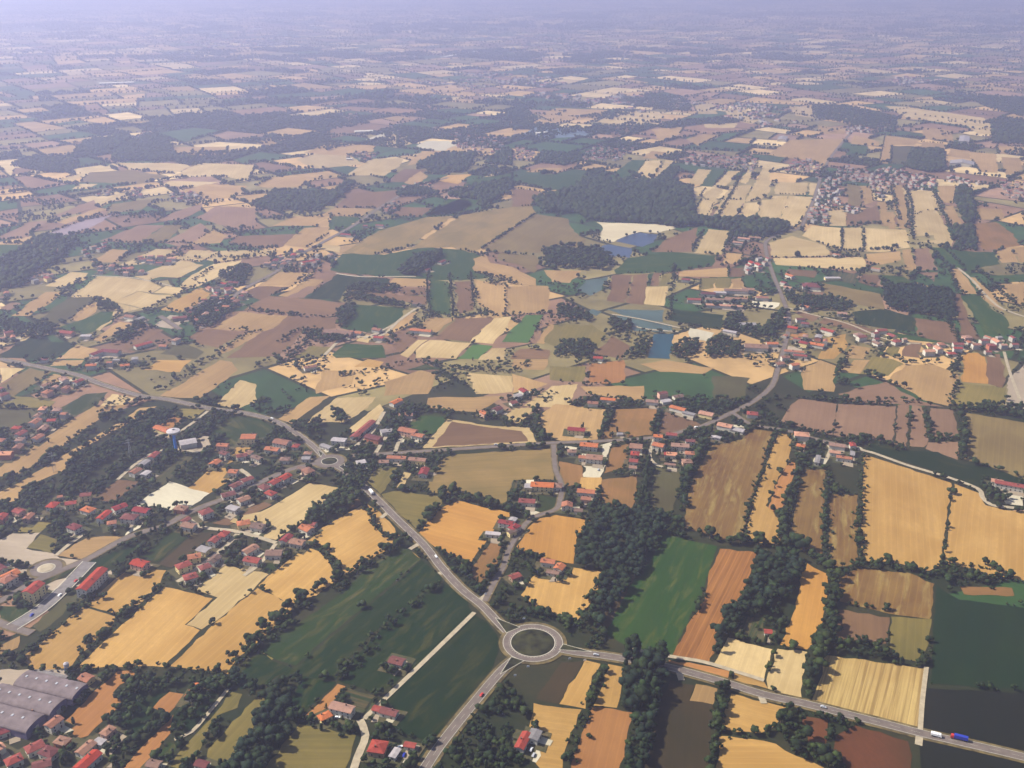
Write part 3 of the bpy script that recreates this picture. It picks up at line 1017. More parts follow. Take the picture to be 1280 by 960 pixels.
def coords(t, scale, kind='Object'):
    tc = t.nodes.new('ShaderNodeTexCoord'); mp = t.nodes.new('ShaderNodeMapping')
    mp.inputs['Scale'].default_value = scale
    t.links.new(tc.outputs[kind], mp.inputs[0]); return mp.outputs[0]
def noise_tex(t, vec, scale=1.0, detail=4.0, rough=0.55, dist=0.0):
    n = t.nodes.new('ShaderNodeTexNoise'); n.inputs['Scale'].default_value = scale
    n.inputs['Detail'].default_value = detail; n.inputs['Roughness'].default_value = rough
    n.inputs['Distortion'].default_value = dist
    t.links.new(vec, n.inputs['Vector']); return n.outputs[0]
def ramp(t, fac, lo, hi):
    n = t.nodes.new('ShaderNodeMapRange'); n.inputs[1].default_value = lo; n.inputs[2].default_value = hi
    t.links.new(fac, n.inputs[0]); return n.outputs[0]
M = {}
def field_mat(key, name, c, c2, patch=0.5, rows=0.25, grain=0.35, period=6.0, hard=False, third=None):
    """crop or stubble: local X runs along the drilled rows"""
    m, t, b = new_mat(name)
    rnd = t.nodes.new('ShaderNodeObjectInfo').outputs['Random']
    off = t.nodes.new('ShaderNodeCombineXYZ'); t.links.new(mnode(t, 'MULTIPLY', rnd, 913.0), off.inputs[0])
    tc = t.nodes.new('ShaderNodeTexCoord'); va = t.nodes.new('ShaderNodeVectorMath'); va.operation = 'ADD'
    t.links.new(tc.outputs['Object'], va.inputs[0]); t.links.new(off.outputs[0], va.inputs[1])
    def V(s):
        mp = t.nodes.new('ShaderNodeMapping'); mp.inputs['Scale'].default_value = s
        t.links.new(va.outputs[0], mp.inputs[0]); return mp.outputs[0]
    big = ramp(t, noise_tex(t, V((.012, .02, .02)), 1, 3, .6, .6), .36, .66)
    o = mix(t, mnode(t, 'MULTIPLY', big, patch), c, c2)
    if third:
        o = mix(t, ramp(t, noise_tex(t, V((.02, .10, .1)), 1, 4, .65, .8), .52, .66), o, third)
    # drilled rows and tramlines: streaks stretched along the rows
    st = noise_tex(t, V((.006, 1.0/period, 1.0/period)), 1, 3, .7)
    st = ramp(t, st, .42, .58) if hard else ramp(t, st, .3, .7)
    o = mix(t, mnode(t, 'MULTIPLY', st, rows), o, mul(c2, .55))
    wv = t.nodes.new('ShaderNodeTexWave'); wv.bands_direction = 'Y'; wv.inputs['Scale'].default_value = 1.0
    wv.inputs['Distortion'].default_value = .6; wv.inputs['Detail'].default_value = 1
    t.links.new(V((.05, .055, .05)), wv.inputs['Vector'])
    o = mix(t, mnode(t, 'MULTIPLY', ramp(t, wv.outputs[1], .90, 1.0), rows*.5), o, mul(c, 1.25))
    gr = ramp(t, noise_tex(t, V((.16, .25, .25)), 1, 5, .85), .36, .64)
    o = mix(t, mnode(t, 'MULTIPLY', gr, grain), o, mul(c, .62))
    hs = t.nodes.new('ShaderNodeHueSaturation')
    hs.inputs['Value'].default_value = 1.0
    t.links.new(mnode(t, 'ADD', mnode(t, 'MULTIPLY', rnd, .26), .87), hs.inputs['Value'])
    t.links.new(o, hs.inputs['Color']); t.links.new(hs.outputs[0], b.inputs['Base Color'])
    M[key] = m; return m
GO, PA, TA = (.41, .245, .075), (.45, .33, .155), (.34, .215, .085)
field_mat('go', 'gold_stubble', GO, (.28, .15, .035), .85, .45, .6)
field_mat('or2', 'orange_stubble', (.42, .215, .048), (.30, .14, .03), .75, .4, .45)
field_mat('pa', 'pale_stubble', PA, (.28, .19, .07), .7, .4, .45)
field_mat('ta', 'tan_stubble', TA, (.22, .13, .05), .7, .4, .45)
field_mat('ta2', 'mottled_tan_stubble', (.26, .17, .055), (.13, .10, .03), .9, .4, .5, 9)
field_mat('or', 'orange_soil', (.31, .145, .045), (.22, .09, .03), .6, .4, .35)
field_mat('oo', 'orange_drilled_soil', (.34, .15, .04), (.16, .06, .016), .6, .8, .3, 4.5)
field_mat('br', 'brown_soil', (.16, .09, .042), (.10, .055, .03), .7, .4, .4)
field_mat('rb', 'red_brown_stubble', (.24, .12, .04), (.12, .075, .02), .8, .35, .5, 8)
field_mat('pk', 'pinkish_soil', (.20, .12, .07), (.14, .078, .045), .7, .35, .35)
field_mat('pu', 'grey_violet_plot', (.26, .20, .22), (.17, .13, .14), .5, .5, .3)
field_mat('ol', 'olive_stubble', (.18, .135, .035), (.10, .088, .024), .8, .5, .45)
field_mat('ob', 'olive_brown_stubble', (.18, .13, .045), (.11, .072, .026), .8, .45, .45)
field_mat('od', 'dark_olive_plot', (.075, .07, .025), (.045, .035, .014), .8, .3, .4)
field_mat('gr', 'green_crop', (.014, .046, .007), (.024, .055, .007), .8, .6, .45, 5, third=(.070, .080, .014))
field_mat('gn', 'bright_green_crop', (.05, .115, .02), (.04, .085, .015), .5, .2, .3)
field_mat('gd', 'green_meadow', (.012, .032, .005), (.028, .036, .008), .9, .6, .5, 7, third=(.085, .070, .020))
field_mat('dg', 'dark_green_meadow', (.003, .018, .002), (.010, .022, .003), .9, .6, .5, 6, third=(.042, .042, .008))
field_mat('gs', 'dark_green_drilled_crop', (.005, .020, .006), (.014, .030, .006), .7, .8, .3, 14)
field_mat('dd', 'very_dark_crop', (.006, .008, .004), (.010, .010, .005), .7, .3, .4)
field_mat('db', 'dark_brown_soil', (.045, .030, .012), (.025, .022, .008), .8, .35, .4)
field_mat('ro', 'rough_dry_grass', (.22, .13, .036), (.10, .045, .014), 1.0, .6, .7, 5, third=(.30, .22, .07))
field_mat('ru', 'russet_scrub', (.12, .04, .014), (.05, .03, .01), .9, .2, .8)
field_mat('pb', 'pale_striped_stubble', (.42, .30, .11), (.28, .16, .045), .5, .7, .3, 3.2, True)
field_mat('vy', 'vineyard_rows', (.014, .030, .010), (.15, .11, .045), .2, 1.0, .3, 3.0, True)
field_mat('wh', 'white_gravel', (.50, .45, .32), (.36, .31, .22), .6, .2, .4)
field_mat('di', 'pale_dirt', (.36, .29, .21), (.24, .19, .13), .8, .2, .5)
field_mat('sa', 'pale_sand', (.55, .47, .30), (.40, .33, .20), .7, .2, .4)
field_mat('gar', 'garden_ground', (.05, .06, .025), (.14, .10, .05), 1.0, .2, .7)

def simple_mat(key, name, c, var=.25, scale=.5, rough=.85, spec=.15, island=0.0):
    m, t, b = new_mat(name); b.inputs['Roughness'].default_value = rough; b.inputs['Specular IOR Level'].default_value = spec
    o = mix(t, ramp(t, noise_tex(t, coords(t, (scale,)*3), 1, 4, .6), .35, .65), mul(c, 1+var), mul(c, 1-var))
    if island:
        g = t.nodes.new('ShaderNodeNewGeometry')
        hs = t.nodes.new('ShaderNodeHueSaturation')
        t.links.new(mnode(t, 'ADD', mnode(t, 'MULTIPLY', g.outputs['Random Per Island'], 2*island), 1-island), hs.inputs['Value'])
        t.links.new(o, hs.inputs['Color']); o = hs.outputs[0]
    t.links.new(o, b.inputs['Base Color']); M[key] = m; return m
field_mat('base', 'rough_verge_grass', (.013, .020, .007), (.035, .030, .012), .9, .2, .5, 9)
simple_mat('asph', 'asphalt', (.125, .100, .085), .15, .15)
simple_mat('lane', 'pale_gravel_track', (.30, .25, .17), .15, .2)
simple_mat('park', 'concrete_paving', (.15, .135, .13), .2, .2)
simple_mat('verge', 'dry_verge', (.10, .075, .03), .5, .12)
simple_mat('mark', 'white_road_paint', (.40, .37, .30), .08, 1)
simple_mat('island', 'roundabout_grass', (.022, .022, .007), .7, .12)
simple_mat('leaf', 'dark_leaves', (.010, .019, .005), .35, .25, island=.55)
simple_mat('leaf2', 'olive_leaves', (.018, .028, .006), .35, .25, island=.5)
simple_mat('leaf3', 'pine_leaves', (.009, .018, .009), .3, .25, island=.4)
simple_mat('bark', 'grey_brown_bark', (.10, .075, .05), .3, 3)
simple_mat('glass', 'window_glass', (.03, .035, .045), .1, 1, .15, .5)
simple_mat('wood', 'brown_door_wood', (.10, .05, .025), .2, 2)
simple_mat('car_w', 'white_car_paint', (.75, .75, .74), .04, 1, .3, .5)
simple_mat('car_b', 'blue_car_paint', (.02, .035, .30), .05, 1, .3, .5)
simple_mat('car_r', 'red_car_paint', (.42, .03, .02), .05, 1, .3, .5)
simple_mat('car_s', 'silver_car_paint', (.35, .36, .38), .05, 1, .3, .5)
simple_mat('tyre', 'black_rubber', (.02, .02, .02), .1, 1)
simple_mat('tower_blue', 'blue_tower_paint', (.03, .20, .62), .08, .5)
simple_mat('tower_grey', 'grey_tower_concrete', (.36, .33, .34), .12, .5)
simple_mat('steel', 'galvanised_steel', (.30, .30, .30), .1, 1)
simple_mat('vault', 'weathered_vault_roof', (.14, .11, .11), .25, .12)
simple_mat('violet', 'grey_violet_cladding', (.12, .10, .17), .15, .3)
ROOFC = dict(r=('red_tiles', (.25, .042, .028), 'red'), o=('orange_tiles', (.36, .115, .045), 'orange'), k=('salmon_tiles', (.42, .20, .12), 'salmon'),
             d=('dark_red_tiles', (.19, .028, .028), 'dark red'), b=('brown_tiles', (.23, .125, .085), 'brown'), s=('grey_roofing', (.30, .27, .27), 'grey'))
WALLC = dict(w=('white_render', (.50, .47, .39), 'white'), y=('cream_render', (.66, .52, .24), 'cream'), p=('pink_render', (.55, .33, .24), 'pink'),
             b=('brown_render', (.28, .19, .12), 'brown'), r=('brick_render', (.40, .14, .08), 'brick'))
simple_mat('Wf', 'greyed_render', (.36, .33, .28), .1, .4)
def roof_mat(key, name, c):
    m, t, b = new_mat(name)
    o = mix(t, ramp(t, noise_tex(t, coords(t, (.35, .35, .35)), 1, 4, .7), .35, .68), mul(c, 1.15), mul(c, .72))
    wv = t.nodes.new('ShaderNodeTexWave'); wv.bands_direction = 'X'; wv.inputs['Scale'].default_value = .9
    wv.inputs['Distortion'].default_value = 1.0; t.links.new(coords(t, (1, 1, 1)), wv.inputs['Vector'])
    o = mix(t, mnode(t, 'MULTIPLY', wv.outputs[1], .3), o, mul(c, .6))
    hs = t.nodes.new('ShaderNodeHueSaturation'); rn = t.nodes.new('ShaderNodeObjectInfo').outputs['Random']
    t.links.new(mnode(t, 'ADD', mnode(t, 'MULTIPLY', rn, .6), .55), hs.inputs['Value']); t.links.new(mnode(t, 'ADD', mnode(t, 'MULTIPLY', rn, .3), .75), hs.inputs['Saturation'])
    t.links.new(o, hs.inputs['Color']); t.links.new(hs.outputs[0], b.inputs['Base Color']); M[key] = m
for k, (n, c, _) in ROOFC.items(): roof_mat('R'+k, n, c)
for k, (n, c, _) in WALLC.items(): simple_mat('W'+k, n, c, .10, .4)
def water_mat(key, name, c):
    m, t, b = new_mat(name); b.inputs['Roughness'].default_value = .3; b.inputs['Specular IOR Level'].default_value = .3
    o = mix(t, ramp(t, noise_tex(t, coords(t, (.02, .02, .02)), 1, 3, .6), .35, .65), c, mul(c, .7))
    bu = t.nodes.new('ShaderNodeBump'); bu.inputs['Strength'].default_value = .2; bu.inputs['Distance'].default_value = .3
    t.links.new(noise_tex(t, coords(t, (.4, .4, .4)), 1, 3, .6), bu.inputs['Height']); t.links.new(bu.outputs[0], b.inputs['Normal'])
    t.links.new(o, b.inputs['Base Color']); M[key] = m
water_mat('wa', 'blue_pit_water', (.03, .05, .09)); water_mat('wg', 'green_pond_water', (.05, .08, .055))
water_mat('wd', 'dark_pond_water', (.008, .045, .055)); water_mat('wl', 'pale_lake_water', (.10, .14, .17))

# ---------------------------------------------------------------- object helpers
def tag(o, label=None, cat=None, group=None, kind=None):
    if label:
        label = ' '.join(label.split()); o['label'] = label
        if not 4 <= len(label.split()) <= 16: print('LABEL LENGTH', len(label.split()), label)
    if cat: o['category'] = cat
    if group: o['group'] = group
    if kind: o['kind'] = kind
    return o
def obj(name, me, parent=None, loc=(0, 0, 0), rz=0.0):
    o = bpy.data.objects.new(name, me); C.objects.link(o); o.location = loc; o.rotation_euler = (0, 0, rz)
    if parent is not None: o.parent = parent
    return o
def mesh(name, V, F, mats, mi=None, smooth=False):
    me = bpy.data.meshes.new(name); me.from_pydata([tuple(v) for v in V], [], F)
    for m in mats: me.materials.append(M[m])
    if mi is not None: me.polygons.foreach_set('material_index', mi)
    if smooth: me.polygons.foreach_set('use_smooth', [True]*len(F))
    me.update(); return me
def big_mesh(name, V, F, mats, mi=None):
    """V (n,3), F (m,3) arrays"""
    me = bpy.data.meshes.new(name); n, m = len(V), len(F)
    me.vertices.add(n); me.vertices.foreach_set('co', np.ascontiguousarray(V, dtype=np.float32).ravel())
    me.loops.add(m*3); me.loops.foreach_set('vertex_index', np.ascontiguousarray(F, dtype=np.int32).ravel())
    me.polygons.add(m); me.polygons.foreach_set('loop_start', np.arange(0, m*3, 3, dtype=np.int32))
    for k in mats: me.materials.append(M[k])
    if mi is not None: me.polygons.foreach_set('material_index', np.ascontiguousarray(mi, dtype=np.int32))
    me.update(calc_edges=True); return me
class MB:
    def __init__(s): s.V = []; s.F = []; s.m = []
    def add(s, V, F, mi=0):
        k = len(s.V); s.V += [tuple(v) for v in V]; s.F += [tuple(i+k for i in f) for f in F]; s.m += [mi]*len(F)
    def box(s, x0, x1, y0, y1, z0, z1, mi=0):
        V = [(x0, y0, z0), (x1, y0, z0), (x1, y1, z0), (x0, y1, z0), (x0, y0, z1), (x1, y0, z1), (x1, y1, z1), (x0, y1, z1)]
        s.add(V, [(3, 2, 1, 0), (4, 5, 6, 7), (0, 1, 5, 4), (1, 2, 6, 5), (2, 3, 7, 6), (3, 0, 4, 7)], mi)
    def bar(s, a, b, r, mi=0, n=5, r2=None):
        a, b = Vector(a), Vector(b); d = (b-a).normalized(); u = d.orthogonal().normalized(); v = d.cross(u); r2 = r if r2 is None else r2
        V = [a+(u*math.cos(2*math.pi*i/n)+v*math.sin(2*math.pi*i/n))*r for i in range(n)] + [b+(u*math.cos(2*math.pi*i/n)+v*math.sin(2*math.pi*i/n))*r2 for i in range(n)]
        s.add(V, [(i, (i+1) % n, n+(i+1) % n, n+i) for i in range(n)]+[tuple(range(n))[::-1], tuple(range(n, 2*n))], mi)
    def lathe(s, prof, n=24, mi=0):
        V = [(r*math.cos(2*math.pi*i/n), r*math.sin(2*math.pi*i/n), z) for r, z in prof for i in range(n)]
        F = [(j*n+i, j*n+(i+1) % n, (j+1)*n+(i+1) % n, (j+1)*n+i) for j in range(len(prof)-1) for i in range(n)]
        s.add(V, F+[tuple(range(n))[::-1], tuple(range((len(prof)-1)*n, len(prof)*n))], mi)
    def mesh(s, name, mats, smooth=False): return mesh(name, s.V, s.F, mats, s.m, smooth)

# ---------------------------------------------------------------- the plain
R = 27000
# one sheet to the horizon
g = obj('ground', mesh('ground', [(-R, -1200, 0), (R, -1200, 0), (R, R, 0), (-R, R, 0)], [(0, 1, 2, 3)], ['base']))
tag(g, 'dark grassy plain under all the fields reaching the hazy horizon', 'ground', kind='structure')

def rough_edge(pts, step, amp):
    out = []
    n = len(pts)
    for i in range(n):
        a, b = pts[i], pts[(i+1) % n]; d = (b-a).length; k = max(1, min(24, int(d/step)))
        nrm = Vector((-(b-a).y, (b-a).x, 0)); nrm = nrm.normalized() if nrm.length > 0 else nrm
        for j in range(k):
            p = a.lerp(b, j/k)
            if j: p = p + nrm*random.uniform(-amp, amp)
            out.append(p)
    return out
def inpoly(x, y, P):
    c = False; n = len(P); j = n-1
    for i in range(n):
        if (P[i][1] > y) != (P[j][1] > y) and x < (P[j][0]-P[i][0])*(y-P[i][1])/(P[j][1]-P[i][1])+P[i][0]: c = not c
        j = i
    return c
def infield(x, y):
    for x0, x1, y0, y1, P in FIELDP:
        if x0 < x < x1 and y0 < y < y1 and inpoly(x, y, P): return True
    return False
TREES = []      # x, y, height, kind, place
def poly_area(P): return .5*abs(sum(P[i].x*P[(i+1) % len(P)].y-P[(i+1) % len(P)].x*P[i].y for i in range(len(P))))
WATER = {'wa': 'blue pit pond', 'wg': 'green pond', 'wd': 'dark blue pond', 'wl': 'pale far lake'}
FIELDP = []
for i, line in enumerate(l for l in FIELDS.strip().splitlines()):
    k, crop, rest = line.split(None, 2)
    S = sheet(crop, parse(rest)); P = [G(a, b) for a, b in S]
    c = sum(P, Vector())/len(P); dist = c.length
    j = max(range(len(P)), key=lambda q: (P[(q+1) % len(P)]-P[q]).length)
    d = P[(j+1) % len(P)]-P[j]; ang = math.atan2(d.y, d.x)
    if k == 'oo': ang = math.atan2(*(G(935, 700)-G(875, 825)).yx)
    if k == 'gr' and crop == 'X' and i < 4: ang = math.atan2(*(G(880, 690)-G(820, 810)).yx)
    if k in ('pb',): ang = math.atan2(*(G(1100, 830)-G(1085, 890)).yx)
    if k in ('gs',): ang = math.atan2(*(G(1200, 760)-G(1197, 850)).yx)
    near = S[0][1] > 500
    FIELDP.append((min(p.x for p in P), max(p.x for p in P), min(p.y for p in P), max(p.y for p in P), [(p.x, p.y) for p in P]))
    Q = rough_edge(P, 7 if near else 16, 1.3 if near else 3.0)
    ca, sa = math.cos(-ang), math.sin(-ang)
    V = [((p-c).x*ca-(p-c).y*sa, (p-c).x*sa+(p-c).y*ca, 0) for p in Q]
    z = .06+(i % 60)*.005
    nm = 'water' if k[0] == 'w' and k in WATER else ('yard' if k in ('wh', 'di') else 'sand' if k == 'sa' else 'field')
    o = obj(nm, mesh(nm, V, [tuple(range(len(V)))], [k]), None, (c.x, c.y, z), ang)
    tag(o, kind='structure')
    if k in WATER or k in ('wh', 'di', 'sa'): continue
    # hedges that follow plot edges in the middle distance
    if 100 < S[0][1] < 440:
        for q in range(len(P)):
            a, b = P[q], P[(q+1) % len(P)]; L = (b-a).length
            if L > 35 and random.random() < .34:
                s = random.uniform(4, 8); hh = random.uniform(3.5, 7.5)
                t0, t1 = (0, 1) if random.random() < .5 else sorted((random.random(), random.random()))
                for m_ in range(int(L/s)):
                    tt = m_*s/L
                    if t0 <= tt <= t1 and random.random() < .8:
                        p = a.lerp(b, tt); TREES.append((p.x+random.uniform(-2, 2), p.y+random.uniform(-2, 2), hh*random.uniform(.6, 1.3), 'b', None))

# far plain: plots split again and again, each a little inside its ditch
def split(P, n, o):
    A, B = [], []
    m = len(P)
    for i in range(m):
        a, b = P[i], P[(i+1) % m]; da, db = (a-o).dot(n), (b-o).dot(n)
        if da >= 0: A.append(a)
        if da <= 0: B.append(a)
        if da*db < 0:
            q = a.lerp(b, da/(da-db)); A.append(q); B.append(q)
    return A, B
cells = []
rs = random.Random(5)
stack = [[Vector((-17000, 300, 0)), Vector((17000, 300, 0)), Vector((17000, 25000, 0)), Vector((-17000, 25000, 0))]]
while stack:
    P = stack.pop()
    if len(P) < 3: continue
    A = poly_area(P); c = sum(P, Vector())/len(P); d = c.length
    if A < 4e5 and (abs(c.x) > .66*c.y+500): continue
    lim = 17000 + 34000*max(0, min(1, (d-2500)/7000)) + 60000*max(0, min(1, (d-9000)/8000))
    lim *= rs.choice((.6, 1, 1.7))
    if A < lim: cells.append(P); continue
    xs = [p for p in P]; e = max(range(len(P)), key=lambda q: (P[(q+1) % len(P)]-P[q]).length)
    dv = (P[(e+1) % len(P)]-P[e]).normalized()
    if A > 2e6: th = math.radians(38 + 40*noise.noise(c*.0004) + (90 if rs.random() < .5 else 0)); dv = Vector((math.cos(th), math.sin(th), 0))
    else: dv.rotate(__import__('mathutils').Euler((0, 0, rs.gauss(0, .09))))
    o = P[e].lerp(P[(e+1) % len(P)], rs.uniform(.35, .65)) if A <= 2e6 else c+Vector((rs.uniform(-.15, .15), rs.uniform(-.15, .15), 0))*math.sqrt(A)
    a, b = split(P, dv, o)
    if len(a) < 3 or len(b) < 3: cells.append(P); continue
    stack += [a, b]
CM = ['pa2', 'ta3', 'br2', 'gr2', 'ob2', 'pk2']
for k, n, c in (('pa2', 'far_pale_stubble', PA), ('ta3', 'far_tan_stubble', TA), ('br2', 'far_brown_soil', (.16, .09, .05)), ('gr2', 'far_green_crop', (.020, .050, .012)),
                ('ob2', 'far_olive_plot', (.15, .12, .045)), ('pk2', 'far_pink_soil', (.21, .125, .075))): simple_mat(k, n, c, .2, .02, island=.25)
mb = MB(); towns = []; woodc = []; sheds = []
for P in cells:
    c = sum(P, Vector())/len(P); u, v = proj(c.x, c.y); d = c.length
    inside = -25 < u < 1305 and v > 500
    mid = -25 < u < 1305 and v > 248
    if inside or v > 1000: continue
    A = poly_area(P)
    r = rs.random(); tn = noise.noise(c*.0009+Vector((3.3, 7.1, 0))); wn = noise.noise(c*.0007+Vector((31, 5, 0)))
    if mid: kind = rs.choices(range(6), (.0, .14, .20, .26, .32, .08))[0]
    elif d > 1800 and tn > .33 and r < .45: towns.append((P, A)); kind = 4 if rs.random() < .5 else None
    elif wn > .27 and r < .5: woodc.append((P, A)); kind = None
    elif r < .05: woodc.append((P, A)); kind = None
    else: kind = rs.choices(range(6), (.15, .22, .15, .21, .17, .10))[0]
    ins = 2.5 + min(6, d/1500)
    if kind is not None:
        k = max(.5, 1-ins*2/math.sqrt(A))
        Q = [c+(p-c)*k for p in P]; mb.add([(p.x, p.y, .03) for p in Q], [tuple(range(len(Q)))][:1], kind)
    pr = (.25 if mid else .66) if d < 5000 else .6
    sp = 8 if d < 3500 else (17 if d < 6000 else (30 if d < 9500 else 60))
    for q in range(len(P)):
        a, b = P[q], P[(q+1) % len(P)]; L = (b-a).length
        if L < 30 or rs.random() > pr: continue
        hh = rs.uniform(6, 10)
        for m_ in range(int(L/sp)):
            if rs.random() < .75:
                p = a.lerp(b, (m_+rs.random())*sp/L); f = 1 if d < 6000 else (1.35 if d < 9500 else 1.8)
                if d > 3500 or not infield(p.x, p.y): TREES.append((p.x, p.y, hh*f*rs.uniform(.7, 1.3), 'b', None))
o = obj('field', mb.mesh('far_fields', CM)); tag(o, kind='structure')

# ---------------------------------------------------------------- roads
def smooth(P, step=6.0):
    out = []
    for i in range(len(P)-1):
        p0 = P[max(0, i-1)]; p1 = P[i]; p2 = P[i+1]; p3 = P[min(len(P)-1, i+2)]
        n = max(1, int((p2-p1).length/step))
        for k in range(n):
            t = k/n; out.append(.5*((2*p1)+(p2-p0)*t+(2*p0-5*p1+4*p2-p3)*t*t+(3*p1-p0-3*p2+p3)*t*t*t))
    out.append(P[-1]); return out
def ribbon(P, w, z, off=0.0, dash=None):
    V, F = [], []
    acc = 0.0
    for i, p in enumerate(P):
        d = P[min(i+1, len(P)-1)]-P[max(i-1, 0)]; d.z = 0; n = Vector((-d.y, d.x, 0)).normalized()
        a = p+n*(off-w/2); b = p+n*(off+w/2); V += [(a.x, a.y, z), (b.x, b.y, z)]
        if i and (dash is None or (i//dash) % 2 == 0): F.append((2*i-2, 2*i, 2*i+1, 2*i-1))
    return V, F
marks = MB(); verge = MB()
for i, (nm, wd, st, pts) in enumerate(ROADS):
    P = smooth([G(a, b) for a, b in pts]); z = (.52+i*.001) if st == 't' else (.58+i*.003)
    V, F = ribbon(P, wd, z)
    o = obj(nm, mesh(nm, V, F, [{'m': 'asph', 's': 'asph', 't': 'lane', 'p': 'park'}[st]])); tag(o, kind='structure')
    if st in 'ms':
        Vv, Fv = ribbon(P, wd+(4.5 if st == 'm' else 2.5), .49+i*.0005); o = obj('verge', mesh('verge', Vv, Fv, ['verge'])); tag(o, kind='structure')
    if st == 'm':
        for off in (-wd/2+.5, wd/2-.5): marks.add(*ribbon(P, .34, .80, off))
        marks.add(*ribbon(P, .18, .80, 0, 1))
    if st == 'p':
        for off in (-wd/2-.8, wd/2+.8): marks.add(*ribbon(P, .8, .80, off))
def ring(c, r0, r1, z, n=64, dash=0):
    V = []; F = []
    for i in range(n):
        a = 2*math.pi*i/n; V += [(c.x+r0*math.cos(a), c.y+r0*math.sin(a), z), (c.x+r1*math.cos(a), c.y+r1*math.sin(a), z)]
    for i in range(n):
        if dash and (i//dash) % 2: continue
        j = (i+1) % n; F.append((2*i, 2*i+1, 2*j+1, 2*j))
    return V, F
def disc(c, r, z, n=48): return [(c.x+r*math.cos(2*math.pi*i/n), c.y+r*math.sin(2*math.pi*i/n), z) for i in range(n)], [tuple(range(n))]
def roundabout(px, py, ri, ro, isl='island'):
    c = G(px, py)
    o = obj('roundabout', mesh('roundabout', *ring(c, ri-.5, ro, .77), ['asph'])); tag(o, kind='structure')
    o = obj('roundabout_verge', mesh('roundabout_verge', *ring(c, ro-.5, ro+3, .515), ['verge'])); tag(o, kind='structure')
    # kerbed island, a little dome of rough grass
    V = [(c.x, c.y, 1.1)]; n = 48
    for r, z in ((.6, 1.05), (.95, .9), (.97, .72)): V += [(c.x+r*ri*math.cos(2*math.pi*i/n), c.y+r*ri*math.sin(2*math.pi*i/n), z) for i in range(n)]
    F = [(0, 1+i, 1+(i+1) % n) for i in range(n)]
    for q in range(2): F += [(1+q*n+i, 1+(q+1)*n+i, 1+(q+1)*n+(i+1) % n, 1+q*n+(i+1) % n) for i in range(n)]
    o = obj('traffic_island', mesh('traffic_island', V, F, [isl], smooth=True)); tag(o, kind='structure')
    marks.add(*ring(c, ri-.35, ri+.25, .86)); 
    return c
c1 = roundabout(666, 804, 17.8, 24.4)
marks.add(*ring(c1, 23.6, 24.0, .82))
for r_ in (18.9,): marks.add(*ring(c1, r_, r_+.3, .83, 96, 1))
c2 = roundabout(412, 577, 8.8, 16.0)
c3 = roundabout(58, 711, 7.5, 13.5, 'lane')
for tri in ([(619, 773), (633, 792), (650, 785)], [(639, 822), (625, 844), (655, 827)], [(704, 806), (699, 813), (740, 816)],
            [(404, 567), (401, 572), (397, 563)], [(424, 584), (430, 580), (434, 591)]):
    P = [G(*t) for t in tri]; c = sum(P, Vector())/3
    o = obj('traffic_island', mesh('traffic_island', [(p.x, p.y, .84) for p in P], [(0, 1, 2)], ['island'])); tag(o, kind='structure')
    for i in range(3): marks.add(*ribbon([P[i], P[(i+1) % 3]], .42, .88+.01*i))
o = obj('road_marking', marks.mesh('road_marking', ['mark'])); tag(o, kind='structure')

# ---------------------------------------------------------------- trees
def ico(sub):
    import bmesh
    bm = bmesh.new(); bmesh.ops.create_icosphere(bm, subdivisions=sub, radius=1)
    V = np.array([v.co[:] for v in bm.verts]); F = np.array([[v.index for v in f.verts] for f in bm.faces]); bm.free(); return V, F
ICO = {s: ico(s) for s in (1, 2, 3)}
def blob(c, r, sub, seed, squash=.9, amp=.28):
    V, F = ICO[sub]; V = V.copy()
    k = np.array([1+amp*2*noise.noise(Vector(v)*1.9+Vector((seed*7.3, seed*3.1, seed))) + (amp*noise.noise(Vector(v)*5+Vector((seed, 9, 2))) if sub > 1 else 0) for v in V])
    V = V*k[:, None]*r; V[:, 2] *= squash
    return V+np.array(c), F
def leaves(n, blobs, size, seed):
    g_ = np.random.default_rng(seed); V = []; F = []
    for i in range(n):
        c, r = blobs[g_.integers(len(blobs))]; d = g_.normal(size=3); d /= np.linalg.norm(d); d[2] = abs(d[2])*.9-.15
        p = np.array(c)+d*r*g_.uniform(.85, 1.22); a = g_.normal(size=3); a /= np.linalg.norm(a); b = np.cross(a, d+.01); b /= np.linalg.norm(b)+1e-6
        s = size*g_.uniform(.6, 1.5); k = len(V); V += [p-a*s, p+a*s*.9+b*s*.4, p+b*s]; F.append((k, k+1, k+2))
    return np.array(V), np.array(F)
def cat(parts):
    V = []; F = []; k = 0
    for v, f in parts: V.append(v); F.append(f+k); k += len(v)
    return np.concatenate(V), np.concatenate(F)
def crown(kind, seed, sub, nb, nl, ls):
    g_ = np.random.default_rng(seed); bl = []
    if kind == 'p':
        for i in range(nb): t = (i+.5)/nb; bl.append(((g_.normal()*.02, g_.normal()*.02, .18+.74*t), .15*(1-.55*abs(t-.4))+.02))
    elif kind == 's':
        for i in range(nb): a = g_.uniform(0, 6.3); bl.append(((.28*math.cos(a), .28*math.sin(a), .42+g_.uniform(-.1, .2)), g_.uniform(.28, .42)))
    else:
        bl.append(((0, 0, .60), .27))
        for i in range(nb-1):
            a = i*2.4+g_.uniform(0, 1); q = g_.uniform(.12, .30); bl.append(((q*math.cos(a), q*math.sin(a), g_.uniform(.40, .82)), g_.uniform(.14, .24)))
    parts = [blob(c, r, sub, seed+i, 1.5 if kind == 'p' else .88) for i, (c, r) in enumerate(bl)]
    if nl: parts.append(leaves(nl, [(c, r*(1.25 if kind == 'p' else 1)) for c, r in bl], ls, seed))
    return cat(parts)
